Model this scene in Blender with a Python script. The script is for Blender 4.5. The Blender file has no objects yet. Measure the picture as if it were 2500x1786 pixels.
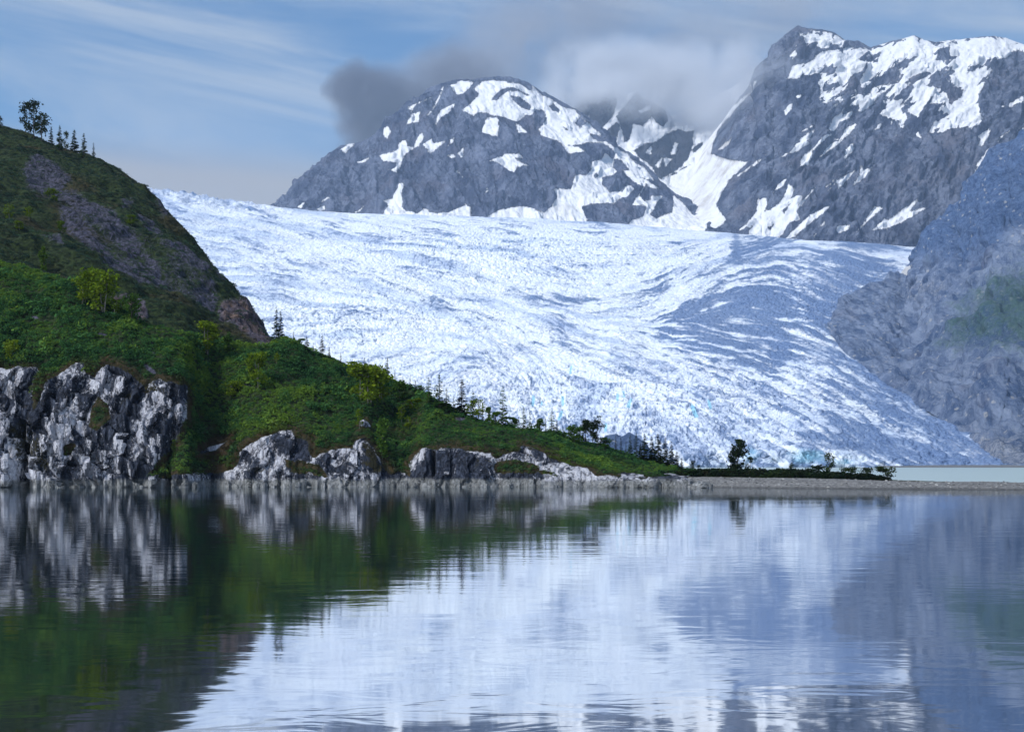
import bpy, math, random
import numpy as np
from mathutils import Vector

random.seed(7)
rng = np.random.default_rng(7)
F32 = np.float32
scene = bpy.context.scene
COL = scene.collection

# ------------------------------------------------------------------ camera
FPX, CU, HV, CAMZ = 2700.0, 1250.0, 1135.0, 3.0      # focal length in picture pixels, centre column, horizon row, eye height
cam = bpy.data.cameras.new("camera")
cam.sensor_width = 36.0
cam.lens = FPX / 2500.0 * 36.0
cam.shift_y = (HV - 893.0) / 2500.0
cam.clip_start, cam.clip_end = 0.5, 60000
camo = bpy.data.objects.new("camera", cam)
camo.location = (0, 0, CAMZ)
camo.rotation_euler = (math.radians(90), 0, 0)
COL.objects.link(camo)
scene.camera = camo

# ------------------------------------------------------------------ light
SUN_DIR = Vector((-0.50, -0.34, 0.64)).normalized()
SUN_EL, SUN_ROT = math.asin(SUN_DIR.z), math.atan2(SUN_DIR.x, SUN_DIR.y)
sun = bpy.data.lights.new("sun", "SUN")
sun.energy = 1.95
sun.angle = math.radians(16)
sun.color = (1.0, 0.965, 0.92)
suno = bpy.data.objects.new("sun", sun)
suno.rotation_euler = SUN_DIR.to_track_quat("Z", "Y").to_euler()
COL.objects.link(suno)
SKY_STRENGTH = 0.062
HAZE_DENSITY = 4.4e-5

scene.view_settings.view_transform = "Standard"
scene.view_settings.look = "None"
scene.view_settings.gamma = 1.0
scene.view_settings.use_curve_mapping = False
scene.view_settings.exposure = 1.1
scene.render.engine = "CYCLES"
cy = scene.cycles
cy.max_bounces, cy.diffuse_bounces, cy.glossy_bounces = 6, 2, 3
cy.transmission_bounces, cy.volume_bounces, cy.transparent_max_bounces = 2, 3, 12
cy.use_denoising = True
cy.volume_step_rate = 1.0
cy.sample_clamp_indirect = 4.0


# ------------------------------------------------------------------ node helpers
class G:
    def __init__(self, tree):
        self.t = tree
        tree.nodes.clear()

    def n(self, typ, ins=None, **props):
        nd = self.t.nodes.new(typ)
        for k, v in props.items():
            setattr(nd, k, v)
        for k, v in (ins or {}).items():
            self.put(nd.inputs[k], v)
        return nd

    def put(self, sock, v):
        if isinstance(v, bpy.types.NodeSocket):
            self.t.links.new(v, sock)
        elif isinstance(v, bpy.types.Node):
            self.t.links.new(v.outputs[0], sock)
        else:
            if sock.type == "RGBA" and len(v) == 3:
                v = (*v, 1.0)
            sock.default_value = v

    def m(self, op, a, b=0.0, c=0.0, clamp=False):
        nd = self.n("ShaderNodeMath", operation=op, use_clamp=clamp)
        self.put(nd.inputs[0], a)
        self.put(nd.inputs[1], b)
        if op in ("MULTIPLY_ADD", "SMOOTH_MIN", "SMOOTH_MAX"):
            self.put(nd.inputs[2], c)
        return nd.outputs[0]

    def vm(self, op, a, b=(0, 0, 0)):
        nd = self.n("ShaderNodeVectorMath", operation=op)
        self.put(nd.inputs[0], a)
        if op == "SCALE":
            self.put(nd.inputs[3], b)
        else:
            self.put(nd.inputs[1], b)
        return nd.outputs[1] if op in ("LENGTH", "DOT_PRODUCT", "DISTANCE") else nd.outputs[0]

    def mix(self, fac, a, b, blend="MIX"):
        nd = self.n("ShaderNodeMix", data_type="RGBA", blend_type=blend)
        self.put(nd.inputs[0], fac)
        self.put(nd.inputs[6], a)
        self.put(nd.inputs[7], b)
        return nd.outputs[2]

    def ss(self, x, a, b):
        nd = self.n("ShaderNodeMapRange", interpolation_type="SMOOTHSTEP")
        self.put(nd.inputs[0], x)
        self.put(nd.inputs[1], a)
        self.put(nd.inputs[2], b)
        return nd.outputs[0]

    def noise(self, vec, scale, detail=4, rough=0.55, dist=0.0, out=0):
        nd = self.n("ShaderNodeTexNoise", {"Vector": vec, "Scale": scale, "Detail": detail, "Roughness": rough, "Distortion": dist})
        return nd.outputs[out]

    def pos(self):
        return self.n("ShaderNodeNewGeometry").outputs["Position"]

    def attr(self, name, inst=False):
        return self.n("ShaderNodeAttribute", attribute_name=name, attribute_type="INSTANCER" if inst else "GEOMETRY").outputs["Fac"]

    def sep(self, v):
        return self.n("ShaderNodeSeparateXYZ", {0: v}).outputs

    def comb(self, x, y, z):
        return self.n("ShaderNodeCombineXYZ", {0: x, 1: y, 2: z}).outputs[0]

    def bump(self, h, dist, strength=1.0):
        return self.n("ShaderNodeBump", {"Height": h, "Distance": dist, "Strength": strength}).outputs[0]


def material(name):
    m = bpy.data.materials.new(name)
    m.use_nodes = True
    return m, G(m.node_tree)


def finish(g, color, rough=0.9, normal=None, spec=0.2, extra=None):
    b = g.n("ShaderNodeBsdfPrincipled", {"Base Color": color, "Roughness": rough, "Specular IOR Level": spec})
    if normal is not None:
        g.put(b.inputs["Normal"], normal)
    for k, v in (extra or {}).items():
        g.put(b.inputs[k], v)
    o = g.n("ShaderNodeOutputMaterial")
    g.put(o.inputs[0], b.outputs[0])
    return b


# ------------------------------------------------------------------ sky
world = bpy.data.worlds.new("World")
scene.world = world
world.use_nodes = True
g = G(world.node_tree)
sky = g.n("ShaderNodeTexSky", sky_type="NISHITA", sun_disc=False, sun_elevation=SUN_EL, sun_rotation=SUN_ROT,
          air_density=1.0, dust_density=0.6, ozone_density=4.0)
dirn = g.n("ShaderNodeTexCoord").outputs["Generated"]
dx, dy, dz = g.sep(dirn)[0:3]
up = g.m("MAXIMUM", dz, 0.0)
inv = g.m("DIVIDE", 1.0, g.m("ADD", up, 0.10))
flat = g.comb(g.m("MULTIPLY", dx, inv), g.m("MULTIPLY", dy, inv), 0.0)       # a cloud deck far overhead
wisp = g.comb(g.m("MULTIPLY", dx, 1.3), g.m("MULTIPLY", dy, 1.3), g.m("MULTIPLY_ADD", dz, 9.0, g.m("MULTIPLY", dx, 1.6)))
c1 = g.noise(wisp, 1.15, 8, 0.60, 0.9)
c2 = g.noise(flat, 0.55, 4, 0.5, 0.3)
cm = g.m("ADD", g.m("MULTIPLY", c1, 0.80), g.m("MULTIPLY", c2, 0.20))
cirrus = g.ss(cm, 0.45, 0.70)
horizon = g.ss(g.m("ADD", up, g.m("MULTIPLY_ADD", c2, 0.04, -0.02)), 0.278, 0.240)
air = g.mix(1.0, sky.outputs[0], (0.70, 0.96, 1.04), "MULTIPLY")
skyc = g.mix(g.m("MULTIPLY", cirrus, 0.72), air, (4.6, 5.0, 5.4))
skyc = g.mix(g.m("MULTIPLY", horizon, 0.75), skyc, (3.9, 3.65, 3.35))
bg = g.n("ShaderNodeBackground", {"Color": skyc, "Strength": SKY_STRENGTH})
wo = g.n("ShaderNodeOutputWorld")
g.put(wo.inputs[0], bg.outputs[0])

# ------------------------------------------------------------------ numeric helpers
_perm = rng.permutation(256).astype(np.int32)
_perm = np.concatenate([_perm, _perm, _perm])
_ang = rng.normal(size=(256, 3))
_grad = (_ang / np.linalg.norm(_ang, axis=1, keepdims=True)).astype(F32)


def perlin(x, y, z):
    xi, yi, zi = np.floor(x), np.floor(y), np.floor(z)
    fx, fy, fz = (x - xi).astype(F32), (y - yi).astype(F32), (z - zi).astype(F32)
    xi, yi, zi = xi.astype(np.int32) & 255, yi.astype(np.int32) & 255, zi.astype(np.int32) & 255
    u, v, w = (t * t * t * (t * (t * 6 - 15) + 10) for t in (fx, fy, fz))

    def gr(ix, iy, iz):
        gi = _grad[_perm[_perm[_perm[xi + ix] + yi + iy] + zi + iz]]
        return gi[..., 0] * (fx - ix) + gi[..., 1] * (fy - iy) + gi[..., 2] * (fz - iz)

    a = gr(0, 0, 0); a += u * (gr(1, 0, 0) - a)
    b = gr(0, 1, 0); b += u * (gr(1, 1, 0) - b)
    a += v * (b - a)
    c = gr(0, 0, 1); c += u * (gr(1, 0, 1) - c)
    d = gr(0, 1, 1); d += u * (gr(1, 1, 1) - d)
    c += v * (d - c)
    return (a + w * (c - a)) * 1.6


def fbm(x, y, z, octv=4, gain=0.5, lac=2.03):
    s, a, f = 0.0, 1.0, 1.0
    for i in range(octv):
        s = s + a * perlin(x * f + i * 17.3, y * f - i * 9.1, z * f + i * 5.7)
        a *= gain; f *= lac
    return s


def ridged(x, y, z, octv=4, gain=0.55, lac=2.1):
    s, a, f, n = 0.0, 1.0, 1.0, 0.0
    for i in range(octv):
        s = s + a * (1.0 - np.abs(perlin(x * f + i * 13.7, y * f + i * 7.9, z * f - i * 3.3)))
        n += a; a *= gain; f *= lac
    return s / n


def worley(x, y):
    """2D cells: distance to the nearest and second nearest point, and an id per cell."""
    xi, yi = np.floor(x).astype(np.int32), np.floor(y).astype(np.int32)
    d1 = np.full(x.shape, 9.0, F32); d2 = d1.copy(); cid = np.zeros(x.shape, np.int32)
    for i in (-1, 0, 1):
        for j in (-1, 0, 1):
            h = _perm[_perm[(xi + i) & 255] + ((yi + j) & 255)]
            px = xi + i + _perm[h + 31] / 255.0
            py = yi + j + _perm[h + 97] / 255.0
            d = np.sqrt((x - px) ** 2 + (y - py) ** 2).astype(F32)
            near = d < d1
            d2 = np.where(near, d1, np.minimum(d2, d))
            cid = np.where(near, h, cid)
            d1 = np.where(near, d, d1)
    return d1, d2, cid


def ip(u, pts):
    p = np.array(pts, float)
    return np.interp(u, p[:, 0], p[:, 1])


def smooth1(a, k):
    ker = np.hanning(2 * k + 3)[1:-1]; ker /= ker.sum()
    return np.convolve(np.pad(a, k, mode="edge"), ker, mode="valid")


def sstep(x, a, b):
    t = np.clip((x - a) / (b - a), 0, 1)
    return t * t * (3 - 2 * t)


def poly_sd(u, v, poly, far=40.0):
    """Signed distance to a polygon, positive inside, cut off at -far."""
    p = np.array(poly, float)
    out = np.full(u.shape, -far, F32)
    lo, hi = p.min(0) - far, p.max(0) + far
    sel = (u > lo[0]) & (u < hi[0]) & (v > lo[1]) & (v < hi[1])
    if not sel.any():
        return out
    x, y = u[sel], v[sel]
    d = np.full(x.shape, 1e9); inside = np.zeros(x.shape, bool)
    for (ax, ay), (bx, by) in zip(p, np.roll(p, -1, axis=0)):
        ex, ey = bx - ax, by - ay
        t = np.clip(((x - ax) * ex + (y - ay) * ey) / (ex * ex + ey * ey + 1e-9), 0, 1)
        d = np.minimum(d, (x - ax - t * ex) ** 2 + (y - ay - t * ey) ** 2)
        if ay != by:
            c = ((ay > y) != (by > y)) & (x < (bx - ax) * (y - ay) / (by - ay) + ax)
            inside ^= c
    d = np.sqrt(d)
    out[sel] = np.where(inside, np.minimum(d, far), -np.minimum(d, far))
    return out


def line_d(u, v, pts):
    p = np.array(pts, float); d = np.full(u.shape, 1e9)
    for (ax, ay), (bx, by) in zip(p[:-1], p[1:]):
        ex, ey = bx - ax, by - ay
        t = np.clip(((u - ax) * ex + (v - ay) * ey) / (ex * ex + ey * ey), 0, 1)
        d = np.minimum(d, (u - ax - t * ex) ** 2 + (v - ay - t * ey) ** 2)
    return np.sqrt(d)


def patches(u, v, adds, holes, far=40.0):
    f = np.full(u.shape, -far, F32)
    for p in adds:
        f = np.maximum(f, poly_sd(u, v, p, far))
    for p in holes:
        f = np.minimum(f, -poly_sd(u, v, p, far))
    return f


def sc(ox, oy, k, polys):
    return [[(ox + x / k, oy + y / k) for x, y in p] for p in polys]


def to_px(P):
    return CU + FPX * P[..., 0] / P[..., 1], HV - FPX * (P[..., 2] - CAMZ) / P[..., 1]


def tag(o, label=None, cat=None, group=None, kind=None):
    if label: o["label"] = label
    if cat: o["category"] = cat
    if group: o["group"] = group
    if kind: o["kind"] = kind
    return o


def mesh_from(name, verts, faces, mat, smooth=False, parent=None, attrs=None):
    """verts (N,3), faces (M,k) of one size k, or a list of such arrays."""
    me = bpy.data.meshes.new(name)
    fl = faces if isinstance(faces, list) else [faces]
    loops = np.concatenate([f.ravel() for f in fl]).astype(np.int32)
    sizes = np.concatenate([np.full(len(f), f.shape[1]) for f in fl]).astype(np.int32)
    starts = np.concatenate([[0], np.cumsum(sizes)[:-1]]).astype(np.int32)
    me.vertices.add(len(verts)); me.vertices.foreach_set("co", np.ascontiguousarray(verts, dtype=F32).ravel())
    me.loops.add(len(loops)); me.loops.foreach_set("vertex_index", loops)
    me.polygons.add(len(sizes)); me.polygons.foreach_set("loop_start", starts)
    me.update(calc_edges=True)
    me.polygons.foreach_set("use_smooth", np.full(len(sizes), smooth))
    for k, a in (attrs or {}).items():
        at = me.attributes.new(k, "FLOAT", "POINT")
        at.data.foreach_set("value", np.ascontiguousarray(a, dtype=F32).ravel())
    for m in (mat if isinstance(mat, list) else [mat]):
        me.materials.append(m)
    me.validate()
    o = bpy.data.objects.new(name, me)
    COL.objects.link(o)
    if parent: o.parent = parent
    return o


def grid_faces(R, C):
    i = np.arange(R * C).reshape(R, C)
    return np.stack([i[:-1, :-1], i[:-1, 1:], i[1:, 1:], i[1:, :-1]], -1).reshape(-1, 4)


def grid_obj(name, P, mat, attrs=None, keep=None, smooth=True):
    R, C = P.shape[:2]
    f = grid_faces(R, C)
    v = P.reshape(-1, 3)
    at = {k: a.reshape(-1) for k, a in (attrs or {}).items()}
    if keep is not None:
        f = f[keep.reshape(-1)]
        used, invx = np.unique(f, return_inverse=True)
        f = invx.reshape(-1, 4); v = v[used]; at = {k: a[used] for k, a in at.items()}
    return mesh_from(name, v, f, mat, smooth, None, at)


def face_mean(a):
    return 0.25 * (a[:-1, :-1] + a[:-1, 1:] + a[1:, 1:] + a[1:, :-1])


def landform(us, vhi, R, Yb, vlo, rows, back, back_len, power=2.0, tpow=1.0):
    """Slope that rises from (Yb, vlo) to its ridge (R, vhi) in every azimuth, then falls away behind. Rows x columns x 3."""
    t = np.linspace(0, 1, rows)[:, None] ** tpow
    s0, s1 = (HV - vlo) / FPX, (HV - vhi) / FPX
    Yf = Yb + (R - Yb) * t
    sf = s0 + (s1 - s0) * (1 - (1 - t) ** power)
    Zf = CAMZ + sf * Yf
    d = (np.linspace(0, 1, back + 1)[1:, None]) * back_len
    Yk = R + d + 0 * Yf[:1]
    Zk = CAMZ + s1 * R + s1 * d * 0.6 - 0.9 * d * d / back_len
    Y = np.concatenate([Yf, Yk]); Z = np.concatenate([Zf, Zk])
    X = (us - CU) / FPX * Y
    return np.stack([X, Y, Z], -1).astype(np.float64)


def normals(P):
    du = np.gradient(P, axis=1); dv = np.gradient(P, axis=0)
    n = np.cross(du, dv); n /= np.linalg.norm(n, axis=-1, keepdims=True) + 1e-9
    return n

# ------------------------------------------------------------------ materials of the land
def mat_mountain(name, ca, cb, cc, stretch_rot, nscale, snow_tint=(0.76, 0.77, 0.79)):
    m, g = material(name)
    p = g.pos()
    st = g.n("ShaderNodeMapping", {"Vector": p, "Rotation": (0, stretch_rot, 0), "Scale": (nscale, nscale * 0.6, nscale * 0.28)}).outputs[0]
    n1 = g.noise(st, 1.0, 10, 0.70, 0.4)
    n2 = g.noise(p, 0.0035, 5, 0.6)
    n3 = g.noise(p, 0.07, 6, 0.75)
    crack = g.n("ShaderNodeTexVoronoi", {"Vector": g.vm("ADD", st, g.vm("SCALE", g.noise(p, 0.02, 3, 0.6, 0.0, 1), 1.2)), "Scale": 0.9}, feature="DISTANCE_TO_EDGE").outputs[0]
    col = g.mix(g.ss(n1, 0.36, 0.62), ca, cb)
    col = g.mix(g.m("MULTIPLY", g.ss(n2, 0.5, 0.68), 0.7), col, cc)
    col = g.mix(g.m("MULTIPLY", g.ss(n3, 0.62, 0.42), 0.35), col, (ca[0] * 0.5, ca[1] * 0.5, ca[2] * 0.55))
    col = g.mix(g.m("MULTIPLY", g.ss(crack, 0.08, 0.0), 0.45), col, (ca[0] * 0.45, ca[1] * 0.45, ca[2] * 0.5))
    sf = g.attr("snow")
    jag = g.noise(st, 2.6, 8, 0.72, 0.3)
    jag2 = g.noise(p, 0.06, 7, 0.75)
    f = g.m("ADD", g.m("ADD", sf, 0.30), g.m("ADD", g.m("MULTIPLY_ADD", jag, 3.2, -1.6), g.m("MULTIPLY_ADD", jag2, 2.0, -1.0)))
    snow = g.ss(f, -0.16, 0.22)
    dirty = g.attr("dirty")
    sn = g.mix(g.m("MULTIPLY", g.ss(n2, 0.4, 0.65), 0.5), snow_tint, (0.70, 0.715, 0.75))
    sn = g.mix(g.m("MULTIPLY", dirty, g.ss(n1, 0.42, 0.68)), sn, (0.42, 0.40, 0.38))
    col = g.mix(snow, col, sn)
    h = g.m("ADD", g.m("MULTIPLY", n1, 48.0), g.m("ADD", g.m("MULTIPLY", n3, 9.0), g.m("MULTIPLY", g.ss(crack, 0.0, 0.2), 12.0)))
    h = g.m("MULTIPLY", h, g.m("MULTIPLY_ADD", snow, -0.78, 1.0))
    finish(g, col, 0.95, g.bump(h, 1.0, 0.9), 0.1)
    return m


def mat_ice():
    m, g = material("glacier_ice")
    p = g.pos()
    vein, dirt, blue, tone = g.attr("vein"), g.attr("dirt"), g.attr("blue"), g.attr("tone")
    n1 = g.noise(p, 0.04, 7, 0.66)
    n2 = g.noise(p, 0.010, 5, 0.65)
    n3 = g.noise(p, 0.16, 5, 0.75)
    n5 = g.noise(p, 0.0045, 4, 0.6)
    white = g.mix(g.ss(n2, 0.35, 0.65), (0.82, 0.87, 0.93), (0.90, 0.94, 0.955))
    white = g.mix(g.m("MULTIPLY", g.ss(n5, 0.42, 0.64), 0.35), white, (0.70, 0.73, 0.86))
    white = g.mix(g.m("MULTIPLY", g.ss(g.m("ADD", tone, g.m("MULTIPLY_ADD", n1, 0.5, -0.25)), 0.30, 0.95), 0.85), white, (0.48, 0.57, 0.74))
    white = g.mix(g.m("MULTIPLY", g.ss(n1, 0.50, 0.38), 0.35), white, (0.68, 0.80, 0.90))
    wv = g.vm("ADD", p, g.vm("SCALE", g.noise(p, 0.03, 4, 0.6, 0.0, 1), 40.0))
    cv = g.n("ShaderNodeTexVoronoi", {"Vector": wv, "Scale": 0.045}, feature="DISTANCE_TO_EDGE").outputs[0]
    crk = g.m("MULTIPLY", g.ss(cv, 0.10, 0.02), g.ss(n2, 0.40, 0.62))
    vv = g.m("ADD", vein, g.m("MULTIPLY_ADD", n1, 1.0, -0.5))
    col = g.mix(g.m("MULTIPLY", g.ss(vv, 0.44, 1.0), 0.75), white, (0.32, 0.39, 0.56))
    col = g.mix(g.m("MULTIPLY", crk, 0.5), col, (0.20, 0.27, 0.44))
    col = g.mix(g.m("MULTIPLY", g.ss(n3, 0.62, 0.72), 0.30), col, (0.22, 0.27, 0.40))
    dd = g.m("ADD", dirt, g.m("ADD", g.m("MULTIPLY_ADD", n1, 1.2, -0.6), g.m("MULTIPLY_ADD", n3, 0.9, -0.45)))
    dd = g.m("ADD", dd, g.m("MULTIPLY_ADD", vein, 0.7, -0.25))
    col = g.mix(g.m("MULTIPLY", g.ss(dd, 0.20, 1.0), 0.92), col, g.mix(g.ss(n3, 0.4, 0.62), (0.060, 0.120, 0.27), (0.17, 0.25, 0.42)))  # real dirt on the ice, tinted with painted blue of haze and shade
    bb = g.m("ADD", blue, g.m("MULTIPLY_ADD", n1, 0.6, -0.3))
    col = g.mix(g.m("MULTIPLY", g.ss(bb, 0.25, 0.9), 0.85), col, (0.28, 0.60, 0.76))
    h = g.m("ADD", g.m("MULTIPLY", n1, 6.5), g.m("ADD", g.m("MULTIPLY", n3, 1.4), g.m("ADD", g.m("MULTIPLY", vein, -7.0), g.m("MULTIPLY", crk, -3.0))))
    finish(g, col, 0.7, g.bump(h, 1.0, 0.55), 0.2)
    return m


def mat_moraine():
    m, g = material("moraine_slope")
    p = g.pos()
    green, rock, scree, snow = g.attr("green"), g.attr("rock"), g.attr("scree"), g.attr("snow")
    st = g.n("ShaderNodeMapping", {"Vector": p, "Rotation": (0, -0.80, 0), "Scale": (0.03, 0.010, 0.006)}).outputs[0]
    n1 = g.noise(st, 1.0, 10, 0.72, 0.6)
    n2 = g.noise(p, 0.06, 8, 0.74)
    n3 = g.noise(p, 0.006, 4, 0.6)
    n4 = g.noise(p, 0.16, 5, 0.75)
    col = g.mix(g.ss(n1, 0.36, 0.64), (0.065, 0.115, 0.24), (0.33, 0.40, 0.56))  # grey debris, with the blue of the haze put into its colour
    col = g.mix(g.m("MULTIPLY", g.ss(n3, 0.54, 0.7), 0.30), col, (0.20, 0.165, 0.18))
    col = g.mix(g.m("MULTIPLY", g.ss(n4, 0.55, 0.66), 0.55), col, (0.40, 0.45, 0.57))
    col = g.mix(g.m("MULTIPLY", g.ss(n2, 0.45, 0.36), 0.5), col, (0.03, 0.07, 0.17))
    col = g.mix(g.m("MULTIPLY", rock, 0.85), col, g.mix(g.ss(g.m("ADD", g.m("MULTIPLY", n2, 0.6), g.m("MULTIPLY", n4, 0.4)), 0.40, 0.60), (0.030, 0.075, 0.20), (0.13, 0.22, 0.42)))  # spur rock: haze blue is painted into these tones as well
    sc_ = g.m("ADD", scree, g.m("ADD", g.m("MULTIPLY_ADD", n1, 1.6, -0.8), g.m("MULTIPLY_ADD", n2, 1.4, -0.7)))
    col = g.mix(g.m("MULTIPLY", g.ss(sc_, 0.35, 1.0), 0.75), col, g.mix(g.ss(n4, 0.38, 0.62), (0.12, 0.15, 0.22), (0.52, 0.53, 0.58)))
    gg = g.m("ADD", green, g.m("ADD", g.m("MULTIPLY_ADD", n1, 1.8, -0.9), g.m("MULTIPLY_ADD", n2, 1.6, -0.8)))
    col = g.mix(g.m("MULTIPLY", g.ss(gg, 0.20, 0.95), 0.85), col, g.mix(g.ss(n4, 0.35, 0.65), (0.025, 0.085, 0.075), (0.065, 0.15, 0.09)))
    spots = g.n("ShaderNodeTexVoronoi", {"Vector": p, "Scale": 0.045, "Randomness": 1.0}).outputs["Distance"]
    col = g.mix(g.m("MULTIPLY", g.m("MULTIPLY", g.ss(spots, 0.26, 0.14), g.ss(n2, 0.45, 0.58)), g.m("MULTIPLY_ADD", green, -0.8, 0.85)), col, (0.55, 0.55, 0.56))
    sf = g.m("ADD", snow, g.m("MULTIPLY_ADD", n2, 1.4, -0.7))
    col = g.mix(g.ss(sf, -0.1, 0.15), col, (0.85, 0.84, 0.83))
    h = g.m("ADD", g.m("MULTIPLY", n1, 30.0), g.m("ADD", g.m("MULTIPLY", n2, 15.0), g.m("MULTIPLY", n4, 5.0)))
    finish(g, col, 0.95, g.bump(h, 1.0, 1.0), 0.1)
    return m


def mat_hill_soil():
    m, g = material("hill_ground")
    p = g.pos()
    n1, n2, n3 = g.noise(p, 0.9, 6, 0.65), g.noise(p, 0.07, 4, 0.6), g.noise(p, 4.0, 3, 0.6)
    col = g.mix(g.ss(n1, 0.38, 0.62), (0.012, 0.02, 0.010), (0.035, 0.055, 0.02))
    brown = g.attr("brown")
    col = g.mix(g.m("MULTIPLY", g.ss(g.m("ADD", brown, g.m("MULTIPLY_ADD", n1, 1.0, -0.5)), 0.3, 0.8), 0.8), col, g.mix(n3, (0.035, 0.022, 0.014), (0.075, 0.05, 0.028)))
    slab = g.attr("slab")
    st = g.n("ShaderNodeMapping", {"Vector": p, "Rotation": (0, 0.85, 0), "Scale": (0.9, 0.5, 0.16)}).outputs[0]
    n4 = g.noise(st, 1.6, 8, 0.68, 0.4)
    fine = g.noise(p, 1.7, 5, 0.7)
    rockc = g.mix(g.ss(n4, 0.36, 0.66), (0.022, 0.023, 0.038), (0.105, 0.105, 0.150))
    rockc = g.mix(g.m("MULTIPLY", g.attr("rust"), 0.75), rockc, g.mix(n4, (0.05, 0.035, 0.03), (0.34, 0.23, 0.17)))
    f = g.m("ADD", slab, g.m("ADD", g.m("MULTIPLY_ADD", fine, 1.4, -0.7), g.m("MULTIPLY_ADD", n4, 1.2, -0.6)))
    col = g.mix(g.ss(f, -0.10, 0.55), col, rockc)
    h = g.m("ADD", g.m("MULTIPLY", n1, 0.5), g.m("ADD", g.m("MULTIPLY", n4, 0.8), g.m("MULTIPLY", fine, 0.25)))
    finish(g, col, 0.95, g.bump(h, 1.0, 0.9), 0.1)
    return m


def mat_cliff():
    m, g = material("cliff_rock")
    p = g.pos()
    x, y, z = g.sep(p)[0:3]
    wob = g.vm("ADD", p, g.vm("SCALE", g.noise(p, 0.35, 3, 0.6, 0.0, 1), 1.6))
    st = g.n("ShaderNodeMapping", {"Vector": wob, "Rotation": (0, 0.38, 0), "Scale": (1.0, 0.8, 0.26)}).outputs[0]
    n1 = g.noise(st, 0.36, 10, 0.72, 0.6)
    n2 = g.noise(p, 0.16, 4, 0.6, 0.4)
    n3 = g.noise(p, 3.0, 6, 0.72)
    n4 = g.noise(st, 2.2, 8, 0.74, 0.4)
    hole = g.attr("cav")
    dark = g.m("ADD", g.m("MULTIPLY_ADD", n1, 2.4, -1.2), g.m("ADD", g.m("MULTIPLY_ADD", n2, 1.5, -0.75), g.m("ADD", g.m("MULTIPLY_ADD", n3, 0.7, -0.35), g.m("MULTIPLY_ADD", n4, 0.6, -0.3))))
    col = g.mix(g.ss(n4, 0.34, 0.62), (0.34, 0.35, 0.42), (0.80, 0.81, 0.88))
    col = g.mix(g.ss(dark, -0.16, 0.02), col, g.mix(g.ss(n4, 0.42, 0.7), (0.010, 0.016, 0.032), (0.10, 0.12, 0.175)))
    cv = g.n("ShaderNodeTexVoronoi", {"Vector": g.vm("ADD", st, g.vm("SCALE", g.noise(p, 0.6, 5, 0.65, 0.0, 1), 1.6)), "Scale": 0.5}, feature="DISTANCE_TO_EDGE").outputs[0]
    col = g.mix(g.m("MULTIPLY", g.ss(cv, 0.045, 0.005), 0.7), col, (0.012, 0.013, 0.018))
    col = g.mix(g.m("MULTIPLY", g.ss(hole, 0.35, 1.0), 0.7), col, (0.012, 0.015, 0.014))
    moss = g.m("ADD", g.attr("moss"), g.m("ADD", g.m("MULTIPLY_ADD", n2, 1.2, -0.6), g.m("MULTIPLY_ADD", n3, 1.0, -0.5)))
    col = g.mix(g.ss(moss, 0.30, 0.50), col, g.mix(n3, (0.008, 0.014, 0.006), (0.060, 0.050, 0.020)))
    tide = g.m("MULTIPLY", g.ss(g.m("ADD", z, g.m("MULTIPLY", n2, -1.2)), 0.65, 0.15), 0.85)
    col = g.mix(tide, col, g.mix(g.ss(n4, 0.35, 0.65), (0.12, 0.13, 0.13), (0.38, 0.39, 0.39)))
    h = g.m("ADD", g.m("MULTIPLY", n1, 1.1), g.m("ADD", g.m("MULTIPLY", n4, 0.8), g.m("ADD", g.m("MULTIPLY", n3, 0.14), g.m("MULTIPLY", g.ss(cv, 0.0, 0.12), 0.3))))
    finish(g, col, 0.85, g.bump(h, 1.0, 1.0), 0.25)
    return m


def mat_gravel():
    m, g = material("beach_gravel")
    p = g.pos()
    x, y, z = g.sep(p)[0:3]
    n1, n2, n3 = g.noise(p, 2.2, 6, 0.75), g.noise(p, 0.12, 4, 0.6), g.noise(p, 9.0, 3, 0.7)
    vo = g.n("ShaderNodeTexVoronoi", {"Vector": p, "Scale": 3.2}).outputs["Color"]
    col = g.mix(g.ss(n1, 0.35, 0.65), (0.07, 0.072, 0.075), (0.22, 0.22, 0.22))
    col = g.mix(0.35, col, g.mix(g.m("MULTIPLY", g.sep(vo)[0], 1.0), (0.05, 0.05, 0.052), (0.30, 0.30, 0.30)))
    wet = g.ss(g.m("ADD", z, g.m("MULTIPLY_ADD", n2, 0.3, -0.15)), 0.30, 0.05)
    col = g.mix(g.m("MULTIPLY", wet, 0.55), col, (0.03, 0.031, 0.033))
    gr = g.m("ADD", g.attr("grass"), g.m("MULTIPLY_ADD", n1, 1.2, -0.6))
    col = g.mix(g.ss(gr, 0.35, 0.6), col, g.mix(n3, (0.012, 0.02, 0.008), (0.06, 0.055, 0.02)))
    h = g.m("ADD", g.m("MULTIPLY", n1, 0.18), g.m("MULTIPLY", n3, 0.05))
    finish(g, col, 0.9, g.bump(h, 1.0, 0.9), 0.2)
    return m


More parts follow.
